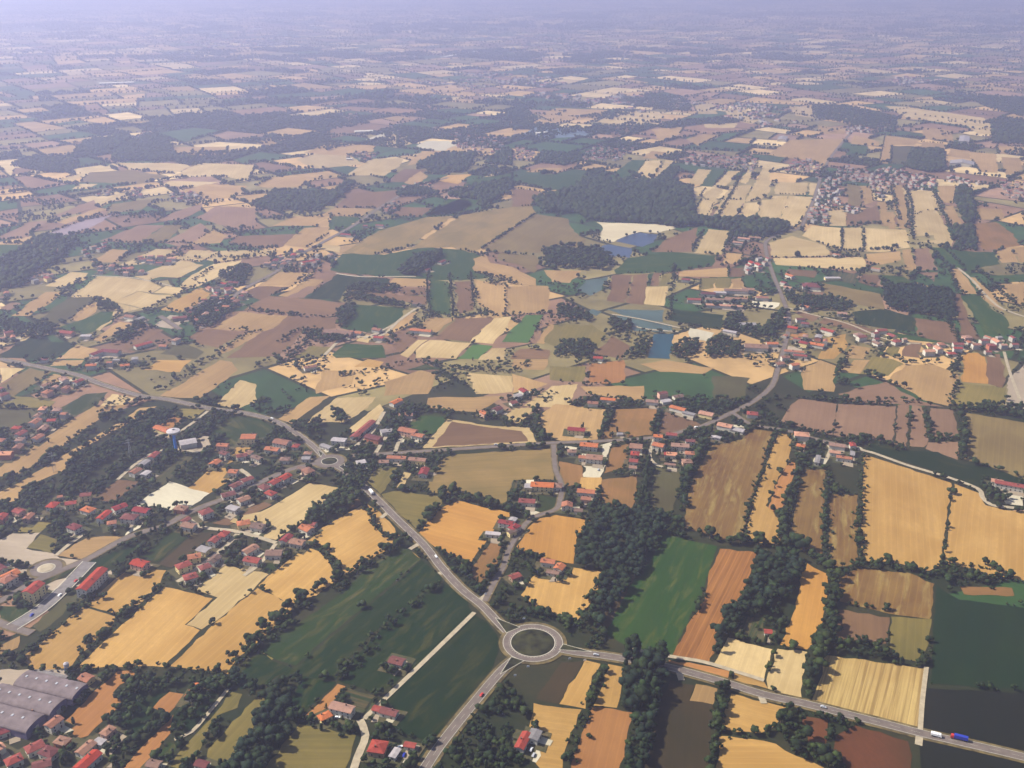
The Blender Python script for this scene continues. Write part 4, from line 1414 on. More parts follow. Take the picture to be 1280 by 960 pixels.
def trunk_mesh(kind, seed):
    m = MB(); m.bar((0, 0, 0), (.01, 0, .30), .030, 0, 7, .020); m.bar((.01, 0, .30), (0, .01, .62), .020, 0, 6, .009)
    if kind != 'p':
        for a in (0.4, 2.5, 4.5): m.bar((.01, 0, .28), (.17*math.cos(a), .17*math.sin(a), .52), .014, 0, 5, .006)
    return m.mesh('trunk', ['bark'])
NEARP = {k: [] for k in 'bps'}
for k in 'bps':
    for s_ in range(5 if k == 'b' else 2):
        V, F = crown(k, 40+s_*13+ord(k), 2, 7 if k != 's' else 4, 330 if k != 's' else 160, .030 if k != 's' else .06)
        mi = (np.arange(len(F)) % 7 == 0).astype(int)
        NEARP[k].append((big_mesh('crown', V, F, ['leaf' if s_ % 2 == 0 else 'leaf2', 'leaf2' if s_ % 2 == 0 else 'leaf'], mi), trunk_mesh(k, s_)))
MID = {'b': [crown('b', 300+i, 1, 4, 60, .05) for i in range(4)], 'p': [crown('p', 320+i, 1, 4, 40, .04) for i in range(2)], 's': [crown('s', 330, 1, 2, 24, .09)]}
MID['b'] = [(cat([x, (np.array([(-.03, 0, 0), (.03, 0, 0), (0, .03, .4), (0, -.03, .4)]), np.array([(0, 1, 2), (0, 3, 1)]))])) for x in MID['b']]
FAR = {k: [blob((0, 0, .5), .42, 1, i+5, 1.0 if k != 'p' else 1.6, .35) for i in range(4)] for k in 'bps'}
def scatter(name, items, protos, leafm=('leaf', 'leaf2')):
    """items: list of x,y,h,kind -> one mesh"""
    VV, FF, MM = [], [], []; k = 0
    groups = {}
    for it in items: groups.setdefault((it[3], rng.integers(len(protos[it[3]]))), []).append(it)
    for (kd, pi), its in groups.items():
        V, F = protos[kd][pi]; n = len(its)
        a = rng.uniform(0, 6.28, n); h = np.array([i[2] for i in its]); wdt = h*rng.uniform(.85, 1.25, n)
        ca, sa = np.cos(a)*wdt, np.sin(a)*wdt
        X = V[None, :, 0]*ca[:, None]-V[None, :, 1]*sa[:, None]+np.array([i[0] for i in its])[:, None]
        Y = V[None, :, 0]*sa[:, None]+V[None, :, 1]*ca[:, None]+np.array([i[1] for i in its])[:, None]
        Z = V[None, :, 2]*h[:, None]*np.ones((n, 1))
        VV.append(np.stack([X, Y, Z], -1).reshape(-1, 3))
        FF.append((F[None]+(np.arange(n)*len(V))[:, None, None]).reshape(-1, 3)+k); k += n*len(V)
        MM.append(np.repeat(rng.integers(0, 2, n), len(F)))
    if not VV: return None
    return obj(name, big_mesh(name, np.concatenate(VV), np.concatenate(FF), leafm, np.concatenate(MM)))

WOODP = []
for line in WOODS.strip().splitlines():
    dens, hh, label, rest = line.split('|'); crop, pts = rest.split(None, 1)
    S = sheet(crop, parse(pts)); P = [G(a, b) for a, b in S]; c = sum(P, Vector())/len(P); d = c.length
    x0, x1 = min(p.x for p in P), max(p.x for p in P); y0, y1 = min(p.y for p in P), max(p.y for p in P)
    sp = .82*math.sqrt(float(dens))*(1 if d < 1800 else 1.5 if d < 3500 else 2.2); its = []
    Pt = [(p.x, p.y) for p in P]; WOODP.append((x0, x1, y0, y1, Pt))
    x = x0
    while x < x1:
        y = y0
        while y < y1:
            qx, qy = x+rng.uniform(-.45, .45)*sp, y+rng.uniform(-.45, .45)*sp
            if inpoly(qx, qy, Pt):
                h = float(hh)*rng.uniform(.5, 1.25)*(1 if d < 1800 else 1.2)
                its.append((qx, qy, h, 'p' if 'poplar' in label and rng.random() < .6 else 'b'))
            y += sp
        x += sp
    o = scatter('woodland', its, MID if d < 1900 else FAR, ('leaf', 'leaf3') if 'black' in label or 'spruce' in label else ('leaf', 'leaf2'))
    if o: tag(o, label, 'woodland', kind='stuff')

# ---------------------------------------------------------------- houses
def gable_parts(L, W, h, hip, rh):
    wl = MB(); a, b = L/2, W/2
    wl.box(-a, a, -b, b, 0, h)
    if not hip:
        for s in (-1, 1): wl.add([(s*a*.999, -b, h), (s*a*.999, b, h), (s*a*.999, 0, h+rh-.02), (s*(a-.3), 0, h+rh-.02), (s*(a-.3), -b, h), (s*(a-.3), b, h)],
                                 [(0, 1, 2), (4, 3, 5), (0, 2, 3, 4), (1, 5, 3, 2)])
    rf = MB(); e = .6; t = .28; sl_ = rh/b; zo = h-e*sl_+.04
    A, B = a+e, b+e
    rx = A if not hip else max(.3, A-B)
    top = [(-A, -B, zo+t), (A, -B, zo+t), (A, B, zo+t), (-A, B, zo+t), (-rx, 0, h+rh+t), (rx, 0, h+rh+t)]
    bot = [(x, y, z-t) for x, y, z in top]
    rf.add(top+bot, [(0, 1, 5, 4), (2, 3, 4, 5), (1, 2, 5), (3, 0, 4), (7, 6, 10, 11), (9, 8, 11, 10), (8, 7, 11), (6, 9, 10),
                     (0, 6, 7, 1), (1, 7, 8, 2), (2, 8, 9, 3), (3, 9, 6, 0)] if hip else
           [(0, 1, 5, 4), (2, 3, 4, 5), (7, 6, 10, 11), (9, 8, 11, 10), (0, 6, 7, 1), (2, 8, 9, 3), (1, 7, 11, 5), (5, 11, 8, 2), (3, 9, 10, 4), (4, 10, 6, 0)])
    return wl, rf
wm = MB(); wm.box(-.55, .55, -.05, .05, 0, 1.35); WIN = wm.mesh('window', ['glass'])
fm = MB(); fm.box(-.72, .72, -.03, .06, -.12, 0, 0); WSILL = fm.mesh('sill', ['mark'])
dm = MB(); dm.box(-.6, .6, -.05, .05, 0, 2.2); DOOR = dm.mesh('door', ['wood'])
cm = MB(); cm.box(-.4, .4, -.4, .4, 0, 1.9); cm.box(-.5, .5, -.5, .5, 1.9, 2.1); CHIM = cm.mesh('chimney', ['Rb'])
specs = []   # dict per building
rh_ = random.Random(3)
LM = [(float(l.split('|')[0].split(',')[0]), float(l.split('|')[0].split(',')[1]), l.split('|')[1]) for l in LANDMARKS.strip().splitlines()]
for line in HOUSES.strip().splitlines():
    cr, x, y, L, W, a, rf, wl, h = line.split(); (px, py), = sheet(cr, [(float(x), float(y))])
    h = float(h); g0 = G(px, py, h*.7); d = G(px+3*math.cos(math.radians(float(a))), py-3*math.sin(math.radians(float(a))), h*.7)-g0
    lm = min(LM, key=lambda q: (q[0]-px)**2+2*(q[1]-py)**2)[2]
    kf = .88 if py < 560 else (.72 if py < 760 else .62)
    if h < 9: h *= .9
    specs.append(dict(x=g0.x, y=g0.y, px=px, py=py, L=float(L)*kf, W=float(W)*kf, a=math.atan2(d.y, d.x), r=rf, w=wl, h=h, place='near '+lm))
def free(x, y, r, lst): return all((x-s['x'])**2+(y-s['y'])**2 > r*r for s in lst)
for line in CLUSTERS.strip().splitlines():
    n, place, rest = line.split('|'); crop, pts = rest.split(None, 1)
    S = sheet(crop, parse(pts)); cnt = 0; loc = []
    e = G(S[1][0], S[1][1])-G(S[0][0], S[0][1]); base = math.atan2(e.y, e.x)
    xs = [s[0] for s in S]; ys = [s[1] for s in S]
    for _ in range(int(n)*30):
        if cnt >= int(n): break
        px, py = rh_.uniform(min(xs), max(xs)), rh_.uniform(min(ys), max(ys))
        if not inpoly(px, py, S): continue
        g0 = G(px, py)
        if not free(g0.x, g0.y, 17, loc) or not free(g0.x, g0.y, 17, specs): continue
        W = rh_.uniform(6.2, 9.2)
        s = dict(x=g0.x, y=g0.y, px=px, py=py, L=W*rh_.uniform(1.1, 1.7), W=W, a=base+rh_.choice((0, 0, math.pi/2))+rh_.gauss(0, .12),
                 r=rh_.choices('rokdbs', (.3, .25, .2, .08, .12, .05))[0], w=rh_.choices('wypbr', (.62, .16, .10, .06, .06))[0], h=rh_.choice((3.5, 5, 6, 6.5)), place=place)
        loc.append(s); specs.append(s); cnt += 1
for s in specs: s['d'] = math.sqrt(s['x']**2+s['y']**2+250000)
order = sorted((s for s in specs if -10 < s['px'] < 1290 and s['py'] < 970), key=lambda s: s['d']/math.sqrt(s['L']*s['W']))
IND, REST = order[:300], order[300:]+[s for s in specs if not (-10 < s['px'] < 1290 and s['py'] < 970)]
def kindof(s): return 'apartment_block' if s['h'] >= 9 else ('long_barn' if s['L'] >= 18 else ('garage' if s['L']*s['W'] < 50 else 'house'))
names = {'apartment_block': 'apartment block', 'long_barn': 'long farm building', 'garage': 'small outbuilding', 'house': 'house'}
def desc(s): return f"{WALLC[s['w']][2]} {names[kindof(s)]}, {ROOFC[s['r']][2]} roof, {s['place']}"
def nth(i): return f"{i}{'th' if 10 < i % 100 < 14 else {1: 'st', 2: 'nd', 3: 'rd'}.get(i % 10, 'th')}"
bydesc = {}
for s in IND: bydesc.setdefault(desc(s), []).append(s)
for k, l in bydesc.items():
    l.sort(key=lambda s: s['px'])
    for i, s in enumerate(l): s['label'] = k if len(l) == 1 else f"{k}, {nth(i+1)} such from left"
GARD = MB(); gi = 0
for s in IND:
    k = kindof(s); root = obj(k, None, None, (s['x'], s['y'], .35), s['a']); root.empty_display_size = 2
    tag(root, s['label'], {'apartment_block': 'apartment block', 'long_barn': 'farm building', 'garage': 'outbuilding', 'house': 'house'}[k], f"{names[k]}s {s['place']}")
    hip = s['L']/s['W'] < 1.45 and rh_.random() < .45 and s['r'] != 's'; rh = s['W']/2*(.36 if s['r'] != 's' else .16)
    wl, rf = gable_parts(s['L'], s['W'], s['h'], hip, rh)
    obj('wall', wl.mesh('wall', ['W'+s['w']]), root)
    ro = obj('roof', rf.mesh('roof', ['R'+s['r']]), root)
    if s['d'] > 1500: continue
    if k != 'garage' and s['r'] != 's':
        ch = obj('chimney', CHIM, ro, (rh_.uniform(-.3, .3)*s['L'], rh_.choice((-.2, .2))*s['W'], s['h']+rh*.5))
    if s['d'] > 1180: continue
    # openings on the long side and the gable that look out over the lane
    a = s['a']; sides = []
    for nx, ny in ((0, -1), (0, 1), (-1, 0), (1, 0)):
        wx, wy = nx*math.cos(a)-ny*math.sin(a), nx*math.sin(a)+ny*math.cos(a)
        if wx*s['x']+wy*s['y'] < 0: sides.append((nx, ny))
    for nx, ny in sides:
        ln = s['L'] if nx == 0 else s['W']; nw = max(1, int(ln/4.2)); fl = 1 if s['h'] < 5 else (3 if s['h'] > 8.5 else 2)
        for f in range(fl):
            for i in range(nw):
                t = (i+.5)/nw-.5
                x, y = (t*ln, ny*(s['W']/2+.04)) if nx == 0 else (nx*(s['L']/2+.04), t*ln)
                if f == 0 and nx == 0 and i == nw//2: obj('door', DOOR, root, (x, y, 0)); continue
                obj('window', WIN, root, (x, y, .9+f*2.7), 0 if nx == 0 else math.pi/2)
# gardens and forecourts round the houses, drives beside them
for s in IND+REST:
    if s['d'] > 2600: continue
    ca, sa = math.cos(s['a']), math.sin(s['a'])
    for (fx, fy, mt) in ((.5+5/s['L'], .5+6/s['W'], 0), (.30, .5+5/s['W'], 1)):
        if mt == 1 and rh_.random() < .35: continue
        P = [(x*s['L']*fx+rh_.uniform(-2, 2)+(0 if mt == 0 else s['L']*.25), y*s['W']*fy+rh_.uniform(-2, 2)-(0 if mt == 0 else 3)) for x, y in ((-1, -1), (1, -1), (1, 1), (-1, 1))]
        gi += 1; z = (.36 if mt == 0 else .425)+(gi % 60)*.001
        GARD.add([(s['x']+x*ca-y*sa, s['y']+x*sa+y*ca, z) for x, y in P], [(0, 1, 2, 3)], mt if mt == 0 else rh_.choice((1, 1, 2)))
o = obj('yard', GARD.mesh('yard', ['gar', 'di', 'wh'])); tag(o, kind='structure')

# the many small houses further off, in villages and hazy towns
for P, A in towns:
    c = sum(P, Vector())/len(P); d = c.length; e = P[1]-P[0]; ba = math.atan2(e.y, e.x)
    n = min(26, int(A/(1100 if d < 6000 else 2500 if d < 10000 else 9000)))
    Pt = [(p.x, p.y) for p in P]
    for _ in range(n):
        q = c.lerp(P[rh_.randrange(len(P))], rh_.random()**.6)+Vector((rh_.gauss(0, 8), rh_.gauss(0, 8), 0))
        W = rh_.uniform(9, 13)*(1 if d < 6000 else 1.3)
        REST.append(dict(x=q.x, y=q.y, L=W*rh_.uniform(1.1, 2), W=W, a=ba+rh_.choice((0, math.pi/2)), r=rh_.choices('rokdbs', (.2, .2, .2, .1, .1, .2))[0], w='w', h=rh_.choice((5, 6, 7)), d=d))
        if rh_.random() < .9: TREES.append((q.x+rh_.uniform(-18, 18), q.y+rh_.uniform(-18, 18), rh_.uniform(6, 11), 'b', None))
RK = list(ROOFC)
mb = MB()
for s in REST:
    L, W, h = s['L']/2, s['W']/2, s['h']; rh = W*.36; ca, sa = math.cos(s['a']), math.sin(s['a'])
    P = [(-L, -W, 0), (L, -W, 0), (L, W, 0), (-L, W, 0), (-L, -W, h), (L, -W, h), (L, W, h), (-L, W, h), (-L, 0, h+rh), (L, 0, h+rh)]
    P = [(s['x']+x*ca-y*sa, s['y']+x*sa+y*ca, z) for x, y, z in P]; k = len(mb.V)
    mb.add(P, [(0, 1, 5, 4), (2, 3, 7, 6), (1, 2, 6, 9, 5), (3, 0, 4, 8, 7)], 6); mb.add([P[4], P[5], P[9], P[8], P[6], P[7]], [(0, 1, 2, 3), (4, 5, 3, 2)], RK.index(s['r']))
o = obj('distant_houses', mb.mesh('distant_houses', ['R'+k for k in RK]+['Wf']))
tag(o, 'small pale houses with tiled roofs in the hazy distant villages', 'houses', kind='stuff')

# wood cells of the far plain
for P, A in woodc:
    c = sum(P, Vector())/len(P); d = c.length; sp = 12 if d < 4000 else (20 if d < 8000 else 38); f = 1 if d < 4000 else (1.5 if d < 8000 else 2.2)
    for _ in range(int(A/sp**2)):
        a, b = P[rs.randrange(len(P))], P[rs.randrange(len(P))]; q = c.lerp(a, rs.random()**.5).lerp(b, rs.random()*.4)
        TREES.append((q.x, q.y, 10*f*rs.uniform(.7, 1.2), 'b', None))

# ---------------------------------------------------------------- traced hedgerows, garden trees
for line in HEDGES.strip().splitlines():
    sp, hh, kd, place, pts = line.split('|'); sp, hh = float(sp), float(hh)
    P = smooth([G(a, b) for a, b in parse(pts)], 2.0); acc = 0
    for i in range(1, len(P)):
        acc += (P[i]-P[i-1]).length
        if acc >= sp*random.uniform(.7, 1.3):
            acc = 0; p = P[i]
            TREES.append((p.x+random.gauss(0, 1.2), p.y+random.gauss(0, 1.2), hh*random.choice((.45, .6, .75, .9, 1.1)), kd, place))
            for _ in range(2): TREES.append((p.x+random.gauss(0, 3.5), p.y+random.gauss(0, 3.5), random.uniform(2, 3.8), 's', 'hedge'))
for s in specs:
    for _ in range(rh_.choice((3, 4, 5)) if s['d'] < 1500 else rh_.choice((0, 1, 2))):
        a = rh_.uniform(0, 6.28); rr = s['L']*.5+rh_.uniform(4, 9); x, y = s['x']+rr*math.cos(a), s['y']+rr*math.sin(a)
        if any((x-q['x'])**2+(y-q['y'])**2 < (q['L']*.5+2)**2 for q in specs if abs(q['x']-x) < 30): continue
        TREES.append((x, y, rh_.uniform(4, 8.5), 'b' if rh_.random() < .8 else 'p', 'in the gardens '+s['place'] if s['place'].startswith('near') else 'among houses '+s['place']))
# scrub and self-sown trees in the corners no plough reaches
def gapfill(y0, y1, step, thr, hlo, hhi):
    y = y0
    while y < y1:
        x = -.62*y-60
        while x < .62*y+60:
            qx, qy = x+rh_.uniform(-.5, .5)*step, y+rh_.uniform(-.5, .5)*step; x += step
            if noise.noise(Vector((qx*.012, qy*.012, 4)))+.5*noise.noise(Vector((qx*.05, qy*.05, 8))) < thr: continue
            if infield(qx, qy): continue
            if any(a < qx < b and c_ < qy < d_ and inpoly(qx, qy, P) for a, b, c_, d_, P in WOODP): continue
            if any(abs(qx-s['x']) < 10 and abs(qy-s['y']) < 10 for s in specs): continue
            TREES.append((qx, qy, rh_.uniform(hlo, hhi), rh_.choices('bsp', (.6, .35, .05))[0], None))
        y += step
gapfill(480, 1150, 5.2, -.06, 2, 8.5)
gapfill(1150, 2300, 9, .18, 3, 8)
# keep trees off the carriageways
RP = []
for nm, wd, st, pts in ROADS:
    RP += [(p.x, p.y, wd/2+2.5) for p in smooth([G(a, b) for a, b in pts], 8.0)]
RPx = np.array(RP); cen = [(c1, 31), (c2, 20), (c3, 16)]
def clear(t):
    if t[1] > 2600: return True
    if t[4] is None and t[1] > 2300: return True
    if np.any((RPx[:, 0]-t[0])**2+(RPx[:, 1]-t[1])**2 < (RPx[:, 2]+t[2]*.18)**2): return False
    return all((c.x-t[0])**2+(c.y-t[1])**2 > r*r for c, r in cen)
TREES = [t for t in TREES if clear(t)]
def vis(t):
    u, v = proj(t[0], t[1]); return -5 < u < 1285 and v < 965
cand = sorted((t for t in TREES if t[4] and t[4] != 'hedge' and vis(t)), key=lambda t: math.sqrt(t[0]**2+t[1]**2+2.5e5)/t[2])
IT = cand[:300]; ids = set(id(t) for t in IT)
rest = [t for t in TREES if id(t) not in ids]
KN = {'b': 'broadleaf_tree', 'p': 'poplar_tree', 's': 'shrub'}; KL = {'b': 'dark broadleaf tree', 'p': 'slender dark poplar', 's': 'low dark shrub'}
grp = {}
for t in IT: grp.setdefault((t[3], t[4]), []).append(t)
for (kd, place), l in grp.items():
    U = [proj(t[0], t[1]) for t in l]; ver = max(u[1] for u in U)-min(u[1] for u in U) > max(u[0] for u in U)-min(u[0] for u in U)
    l.sort(key=lambda t: proj(t[0], t[1])[1 if ver else 0])
    for i, t in enumerate(l):
        cr, tr = random.choice(NEARP[kd]); h = t[2]*(1.0 if kd != 's' else 1.0)
        r = obj(KN[kd], None, None, (t[0], t[1], 0), random.uniform(0, 6.28)); r.scale = (h*random.uniform(.9, 1.25),)*2+(h,)
        obj('trunk', tr, r); obj('crown', cr, r)
        tag(r, f"{('dark poplar' if kd == 'p' and len(place.split()) > 6 else 'dark tree' if len(place.split()) > 6 and kd != 's' else KL[kd])} {place}" + (f", {nth(i+1)} from {'the top' if ver else 'the left'}" if len(l) > 1 else ''), 'tree' if kd != 's' else 'shrub', f"{KN[kd].replace('_', ' ')}s {place}")
midt = [t for t in rest if t[1] < 1700]; fart = [t for t in rest if t[1] >= 1700]
print('TREES', len(IT), len(midt), len(fart), 'HOUSES', len(IND), len(REST), 'CELLS', len(cells))
def joined(name, a, b):
    """near and far members of the mass in one mesh"""
    VV, FF, MM, k = [], [], [], 0
    for its, pr in ((a, MID), (b, FAR)):
        o = scatter('tmp', its, pr); me = o.data; n, m = len(me.vertices), len(me.polygons)
        V = np.empty(n*3, np.float32); me.vertices.foreach_get('co', V); F = np.empty(m*3, np.int32); me.loops.foreach_get('vertex_index', F)
        I = np.empty(m, np.int32); me.polygons.foreach_get('material_index', I)
        VV.append(V.reshape(-1, 3)); FF.append(F.reshape(-1, 3)+k); MM.append(I); k += n
        bpy.data.objects.remove(o); bpy.data.meshes.remove(me)
    return obj(name, big_mesh(name, np.concatenate(VV), np.concatenate(FF), ('leaf', 'leaf2'), np.concatenate(MM)))
o = joined('hedgerow_trees', midt, fart)
tag(o, 'countless small dark hedges and trees lining the plots of the plain', 'trees', kind='stuff')

# ---------------------------------------------------------------- grey vaulted warehouse
def at(px, py, ang, z=0.0):
    g0 = G(px, py, z); d = G(px+3*math.cos(math.radians(ang)), py-3*math.sin(math.radians(ang)), z)-g0
    return g0, math.atan2(d.y, d.x)
g0, a0 = at(30, 874, -14, 6)
root = obj('warehouse', None, None, (g0.x, g0.y, .2), a0); tag(root, 'grey vaulted warehouse of three bays at the bottom left corner', 'warehouse')
def vault(L, W, z0, rise, name='vault', n=14):
    V = []; F = []; t = .3
    for k in range(n+1):
        th = math.pi*k/n; y = -math.cos(th)*W/2; z = z0+math.sin(th)*rise
        V += [(-L/2, y, z), (L/2, y, z), (-L/2, y, z-t if 0 < k < n else z0-t), (L/2, y, z-t if 0 < k < n else z0-t)]
    for k in range(n):
        b = 4*k; F += [(b, b+1, b+5, b+4), (b+3, b+2, b+6, b+7), (b, b+4, b+6, b+2), (b+1, b+3, b+7, b+5)]
    return V, F
for k, (dy, dx, L, W) in enumerate(((18.5, 8, 52, 17.5), (0, 2, 56, 17.5), (-19, -3, 60, 19))):
    m = MB(); m.box(-L/2, L/2, -W/2, W/2, 0, 6)
    m.add([(s*(L/2-.2), -math.cos(math.pi*q/10)*(W/2-.4), 6+math.sin(math.pi*q/10)*2.5) for s in (-1, 1) for q in range(11)], [tuple(range(11))[::-1], tuple(range(11, 22))])
    obj('wall', m.mesh('wall', ['violet']), root, (dx, dy, 0))
    V, F = vault(L+.8, W+.6, 6.1, 2.9); r = obj('roof', mesh('roof', V, F, ['vault']), root, (dx, dy, 0))
    m = MB()
    for q in range(6): m.box(-L/2+4+q*9, -L/2+5.4+q*9, -1, 1, 9.0, 9.35)
    obj('skylight', m.mesh('skylight', ['car_s']), r)
    m = MB(); m.box(-.1, .1, -2.2, 2.2, 0, 4.4); obj('door', m.mesh('door', ['steel']), root, (dx+L/2+.12, dy, 0))
g0, a0 = at(61, 846, -14, 4)
root = obj('storage_shed', None, None, (g0.x, g0.y, .2), a0); tag(root, 'low pale flat-roofed shed behind the grey vaulted warehouse', 'shed')
m = MB(); m.box(-13, 13, -5, 5, 0, 3.6); obj('wall', m.mesh('wall', ['Ww']), root)
m = MB(); m.box(-13.4, 13.4, -5.4, 5.4, 3.62, 3.95); m.box(3, 9, -2, 2, 3.95, 5.0); obj('roof', m.mesh('roof', ['park']), root)
# long sheds and halls seen in the distance
HALLS = [(978, 175, 60, 70, 26, 'Rs', 'Ww', 'long grey greenhouse far off at the right'), (1202, 206, 80, 55, 60, 'Rs', 'Ww', 'broad grey hall left of the far dark wood'),
         (1205, 176, 82, 120, 28, 'Rs', 'Ww', 'long pale hall standing among far fields at right'), (562, 71, 8, 150, 40, 'Ww', 'Ww', 'white factory roofs in the haze near the top centre'),
         (590, 66, 8, 90, 34, 'Ww', 'Ww', 'smaller white factory roof beside the hazy white factory'), (146, 105, 2, 150, 36, 'Ww', 'Ww', 'white hall far off in the haze at upper left'),
         (455, 166, 2, 60, 24, 'Ww', 'Ww', 'white sheds in the far hamlet left of centre'), (437, 200, 0, 16, 10, 'Ww', 'Ww', 'small white block at the far farm group'),
         (1090, 105, 0, 110, 30, 'Rk', 'Ww', 'salmon roofed halls in the haze at upper right'), (320, 37, 5, 120, 40, 'Ww', 'Ww', 'bright white hall high in the haze'),
         (390, 33, 10, 100, 40, 'Ww', 'Ww', 'second bright white hall high in the haze'), (1040, 350, 0, 26, 9, 'Rs', 'Wy', 'pale nursery shed beside the garden plots'),
         (676, 168, 4, 40, 22, 'Ww', 'Ww', 'white lakeside shed in the distance'), (190, 183, 5, 50, 16, 'Rs', 'Ww', 'grey roadside hall in the far left fields')]
for px, py, an, L, W, rf, wl, lb in HALLS:
    g0, a0 = at(px, py, an); root = obj('factory_hall', None, None, (g0.x, g0.y, .2), a0); tag(root, lb, 'factory hall')
    hh = 6 if L > 30 else 4
    wlm, rfm = gable_parts(L, W, hh, False, W*.08); obj('wall', wlm.mesh('wall', [wl]), root); obj('roof', rfm.mesh('roof', [rf]), root)

# ---------------------------------------------------------------- water towers, pylons, vehicles
g0 = G(220.5, 566)
root = obj('water_tower', None, None, (g0.x, g0.y, 0)); tag(root, 'tall water tower with wide grey dish top on a bright blue shaft', 'water tower')
m = MB(); m.lathe([(2.2, 0), (1.7, 3), (1.5, 20), (2.1, 22.6)], 20); obj('shaft', m.mesh('shaft', ['tower_blue'], True), root)
m = MB(); m.lathe([(2.1, 22.5), (6.6, 25.2), (7.4, 25.8), (7.4, 27.0), (7.1, 27.3)], 32); obj('tank', m.mesh('tank', ['Ww']), root)
m = MB(); m.lathe([(7.3, 27.32), (4, 28.1), (1.2, 28.6), (1.2, 29.8), (.2, 29.9)], 32); obj('roof', m.mesh('roof', ['tower_grey']), root)
g0 = G(85, 842)
root = obj('water_tank', None, None, (g0.x, g0.y, 0)); tag(root, 'small teal water tank on legs beside the grey warehouse', 'water tank')
m = MB(); m.lathe([(1.6, 6.5), (2.0, 7), (2.0, 9.6), (.5, 10.6)], 18); obj('tank', m.mesh('tank', ['tower_grey']), root)
for q in range(4):
    m = MB(); a = q*math.pi/2+.7; m.bar((2*math.cos(a), 2*math.sin(a), 0), (1.4*math.cos(a), 1.4*math.sin(a), 7), .2); obj('leg', m.mesh('leg', ['tower_blue']), root)
for px, py, H, lb in ((69, 590, 24, 'thin steel power pylon on the lower tan strip field'), (164, 573, 24, 'thin steel power pylon at the edge of the riverside wood'),
                      (322, 640, 0, '')):
    if not H: continue
    g0 = G(px, py); root = obj('power_pylon', None, None, (g0.x, g0.y, 0), .5); tag(root, lb, 'pylon', 'steel power pylons')
    m = MB()
    for sx, sy in ((1, 1), (1, -1), (-1, -1), (-1, 1)): m.bar((1.8*sx, 1.8*sy, 0), (.3*sx, .3*sy, H), .14, 0, 4)
    for k in range(7):
        z0, z1 = H*k/7, H*(k+1)/7; w0, w1 = 1.8-1.5*k/7, 1.8-1.5*(k+1)/7
        for sx in (1, -1): m.bar((-w0, sx*w0, z0), (w1, sx*w1, z1), .08, 0, 4); m.bar((sx*w0, w0, z0), (sx*w1, -w1, z1), .08, 0, 4)
    obj('mast', m.mesh('mast', ['steel']), root)
    for z, l in ((H*.8, 5), (H*.92, 3.5)):
        m = MB(); m.bar((-l, 0, z), (l, 0, z), .16, 0, 4); m.bar((-l, 0, z), (0, 0, z+1.2), .08, 0, 4); m.bar((l, 0, z), (0, 0, z+1.2), .08, 0, 4)
        obj('crossarm', m.mesh('crossarm', ['steel']), root)
SIGNS = [(655, 776, 'white road sign at the upper edge of the large roundabout'), (712, 826, 'white road sign beside the east exit of the large roundabout'),
         (731, 828, 'white road sign further along the east road below the roundabout'), (660, 836, 'white road sign at the lower edge of the large roundabout'),
         (644, 847, 'white road sign beside the southwest exit of the roundabout'), (607, 745, 'white road sign at the winding lane mouth on the main road')]
for px, py, lb in SIGNS:
    g0 = G(px, py); root = obj('road_sign', None, None, (g0.x, g0.y, .3), .2); tag(root, lb, 'road sign', 'white road signs round the large roundabout')
    m = MB(); m.bar((-.7, 0, 0), (-.7, 0, 2.6), .07); m.bar((.7, 0, 0), (.7, 0, 2.6), .07); obj('post', m.mesh('post', ['steel']), root)
    m = MB(); m.box(-1.1, 1.1, -.06, .02, 1.3, 2.8); obj('panel', m.mesh('panel', ['car_w']), root)
def wheel_mesh(r):
    m = MB(); n = 14
    V = [(r*math.cos(2*math.pi*i/n), s*.14, r*math.sin(2*math.pi*i/n)) for s in (-1, 1) for i in range(n)]
    m.add(V, [(i, (i+1) % n, n+(i+1) % n, n+i) for i in range(n)]+[tuple(range(n)), tuple(range(n, 2*n))[::-1]]); return m.mesh('wheel', ['tyre'])
W1, W2 = wheel_mesh(.34), wheel_mesh(.5)
def car_body(paint):
    m = MB(); prof = [(-2.1, .35), (-2.15, .8), (-1.9, .95), (-1.45, 1.42), (.35, 1.45), (1.0, .98), (2.0, .85), (2.15, .6), (2.1, .35)]; n = len(prof)
    V = [(x, s*(.85 if z < 1.1 else .66), z) for s in (-1, 1) for x, z in prof]
    m.add(V, [tuple(range(n)), tuple(range(n, 2*n))[::-1]]+[(i, n+i, n+(i+1) % n, (i+1) % n) for i in range(n)]); return m.mesh('body', [paint])
gm = MB(); gm.box(-1.45, .45, -.79, .79, 1.02, 1.34); GL = gm.mesh('window_band', ['glass'])
def car(px, py, ang, paint, lb, z=.5):
    g0, a0 = at(px, py, ang); root = obj('parked_car', None, None, (g0.x, g0.y, z), a0); tag(root, lb, 'car', 'small cars')
    obj('body', car_body(paint), root); obj('windows', GL, root)
    for sx in (-1.3, 1.3):
        for sy in (-.8, .8): obj('wheel', W1, root, (sx, sy, .34))
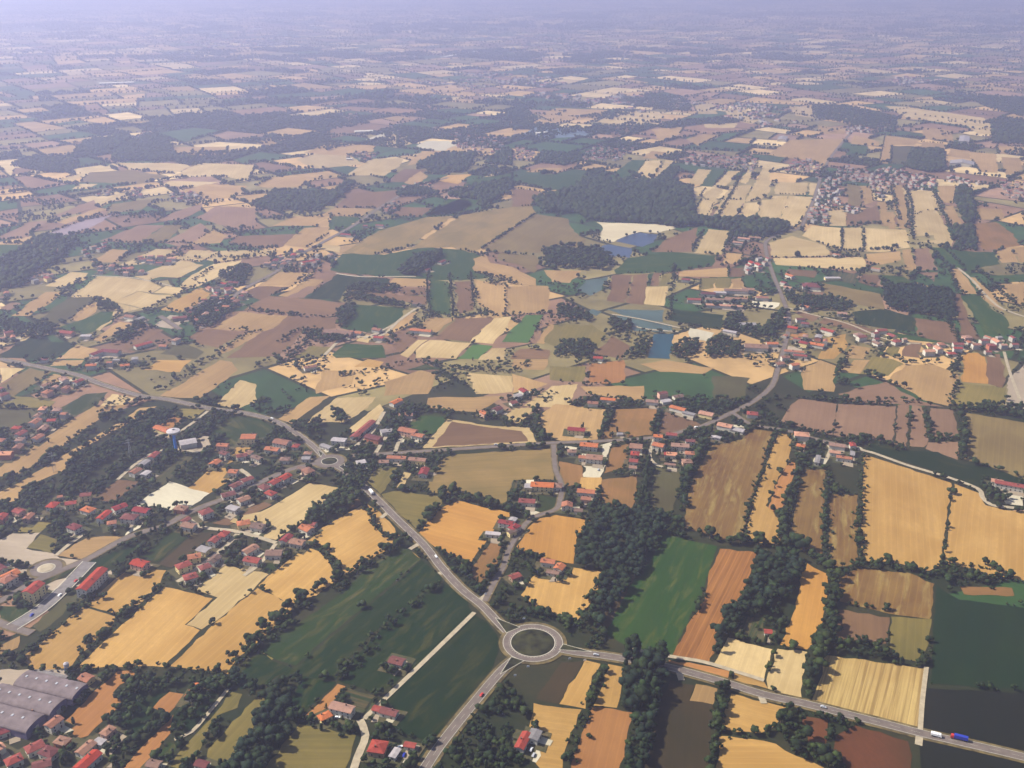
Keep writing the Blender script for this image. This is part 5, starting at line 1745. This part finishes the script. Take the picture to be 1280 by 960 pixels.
def truck(name, px, py, ang, L, H, box, cab, lb, cat_):
    g0, a0 = at(px, py, ang); root = obj(name, None, None, (g0.x, g0.y, .80), a0); tag(root, lb, cat_)
    m = MB(); m.box(-L/2, L/2-2.6, -1.25, 1.25, 1.0, H); obj('cargo_box', m.mesh('cargo_box', [box]), root)
    m = MB(); V = [(0, 0, .6), (2.2, 0, .6), (2.2, 0, 1.6), (1.7, 0, 2.7), (0, 0, 2.8)]
    m.add([(L/2-2.4+x, s*1.2, z) for s in (-1, 1) for x, _, z in V], [(0, 1, 2, 3, 4), (9, 8, 7, 6, 5)]+[(i, 5+i, 5+(i+1) % 5, (i+1) % 5) for i in range(5)])
    cb = obj('cab', m.mesh('cab', [cab]), root)
    m = MB(); m.add([(L/2-.2+.04, -1, 1.65), (L/2-.2+.04, 1, 1.65), (L/2-.66, 1, 2.6), (L/2-.66, -1, 2.6)], [(0, 1, 2, 3)]); obj('windscreen', m.mesh('windscreen', ['glass']), cb)
    m = MB(); m.box(-L/2, L/2-.3, -.5, .5, .6, .98); obj('chassis', m.mesh('chassis', ['tyre']), root)
    for sx in (-L/2+1.0, -L/2+2.1, L/2-1.3):
        for sy in (-1.1, 1.1): obj('wheel', W2, root, (sx, sy, .5))
truck('delivery_truck', 1170, 921.3, -14, 7.2, 2.7, 'car_w', 'car_w', 'white delivery truck on the east road near its right end', 'truck')
truck('articulated_truck', 1198, 925, 166, 11.5, 3.5, 'car_b', 'car_r', 'long blue truck with a red cab driving on the east road', 'truck')
truck('articulated_truck', 440, 598, 125, 11, 3.5, 'car_r', 'car_r', 'dark red truck on the main road just below the far roundabout', 'truck')
truck('articulated_truck', 464, 617, 125, 10, 3.3, 'car_w', 'car_w', 'white truck on the main road behind the dark red truck', 'truck')
CARS = [(1209, 886-3, -14, 'car_b', None)]
for px, py, an, pt, lb in ((1029, 885.5, -14, 'car_s', 'silver car alone on the east road below the gold fields'), (545, 697, -52, 'car_w', 'white car on the main road above the dark green meadow'),
        (745, 820, -8, 'car_s', 'silver car leaving the large roundabout eastwards'), (602, 870, 50, 'car_r', 'red car on the curved road southwest of the large roundabout'),
        (661, 928, 62, 'car_w', 'white car parked beside the long red roofed barn'), (664, 938, 62, 'car_w', 'second white car below the car by the red roofed barn'),
        (667, 945, 60, 'car_s', 'silver car at the lower end of the barn forecourt'), (500, 935, 20, 'car_w', 'white car on the bright farm yard at the bottom'),
        (505, 945, 70, 'car_b', 'blue car on the bright farm yard at the bottom'), (422, 898, 0, 'car_w', 'white car on the white court of the big farmhouse'),
        (75, 870, 30, 'car_w', 'white car on the warehouse forecourt'), (80, 884, 50, 'car_r', 'red car on the warehouse forecourt'), (70, 888, 20, 'car_s', 'silver car on the warehouse forecourt'),
        (105, 862, 30, 'car_w', 'white car in front of the small house by the warehouse'), (742, 575, 70, 'car_w', 'white car on the pale yard by the grey barn'), (748, 588, 70, 'car_s', 'silver car at the lower end of the grey barn yard'),
        (95, 727, 45, 'car_r', 'red car on the paved parking street'), (75, 745, 45, 'car_w', 'white car midway along the paved parking street'), (40, 770, 45, 'car_b', 'blue car at the lower end of the paved parking street'),
        (870, 535, 14, 'car_w', 'white car on the country road between two brown fields'), (620, 557, 3, 'car_s', 'silver car on the country road below the brown triangle field'),
        (340, 524, -14, 'car_w', 'white car on the upper main road')):
    car(px, py, an, pt, lb, .80 if 'road' in lb or 'roundabout' in lb else .5)

# ---------------------------------------------------------------- the air
m = bpy.data.materials.new('pale_summer_haze'); m.use_nodes = True; t = m.node_tree; t.nodes.clear()
pv = t.nodes.new('ShaderNodeVolumePrincipled'); pv.inputs['Color'].default_value = HAZE_COLOR; pv.inputs['Density'].default_value = HAZE_DENSITY
pv.inputs['Density Attribute'].default_value = ''; pv.inputs['Anisotropy'].default_value = HAZE_G
ou = t.nodes.new('ShaderNodeOutputMaterial'); t.links.new(pv.outputs[0], ou.inputs['Volume'])
M['haze'] = m; HB = MB(); HB.box(-R-300, R+300, -1500, R+300, -1, CAM_H+12)
o = obj('haze', HB.mesh('haze', ['haze'])); tag(o, 'pale lilac summer haze veiling the distant plain', 'haze', kind='stuff')
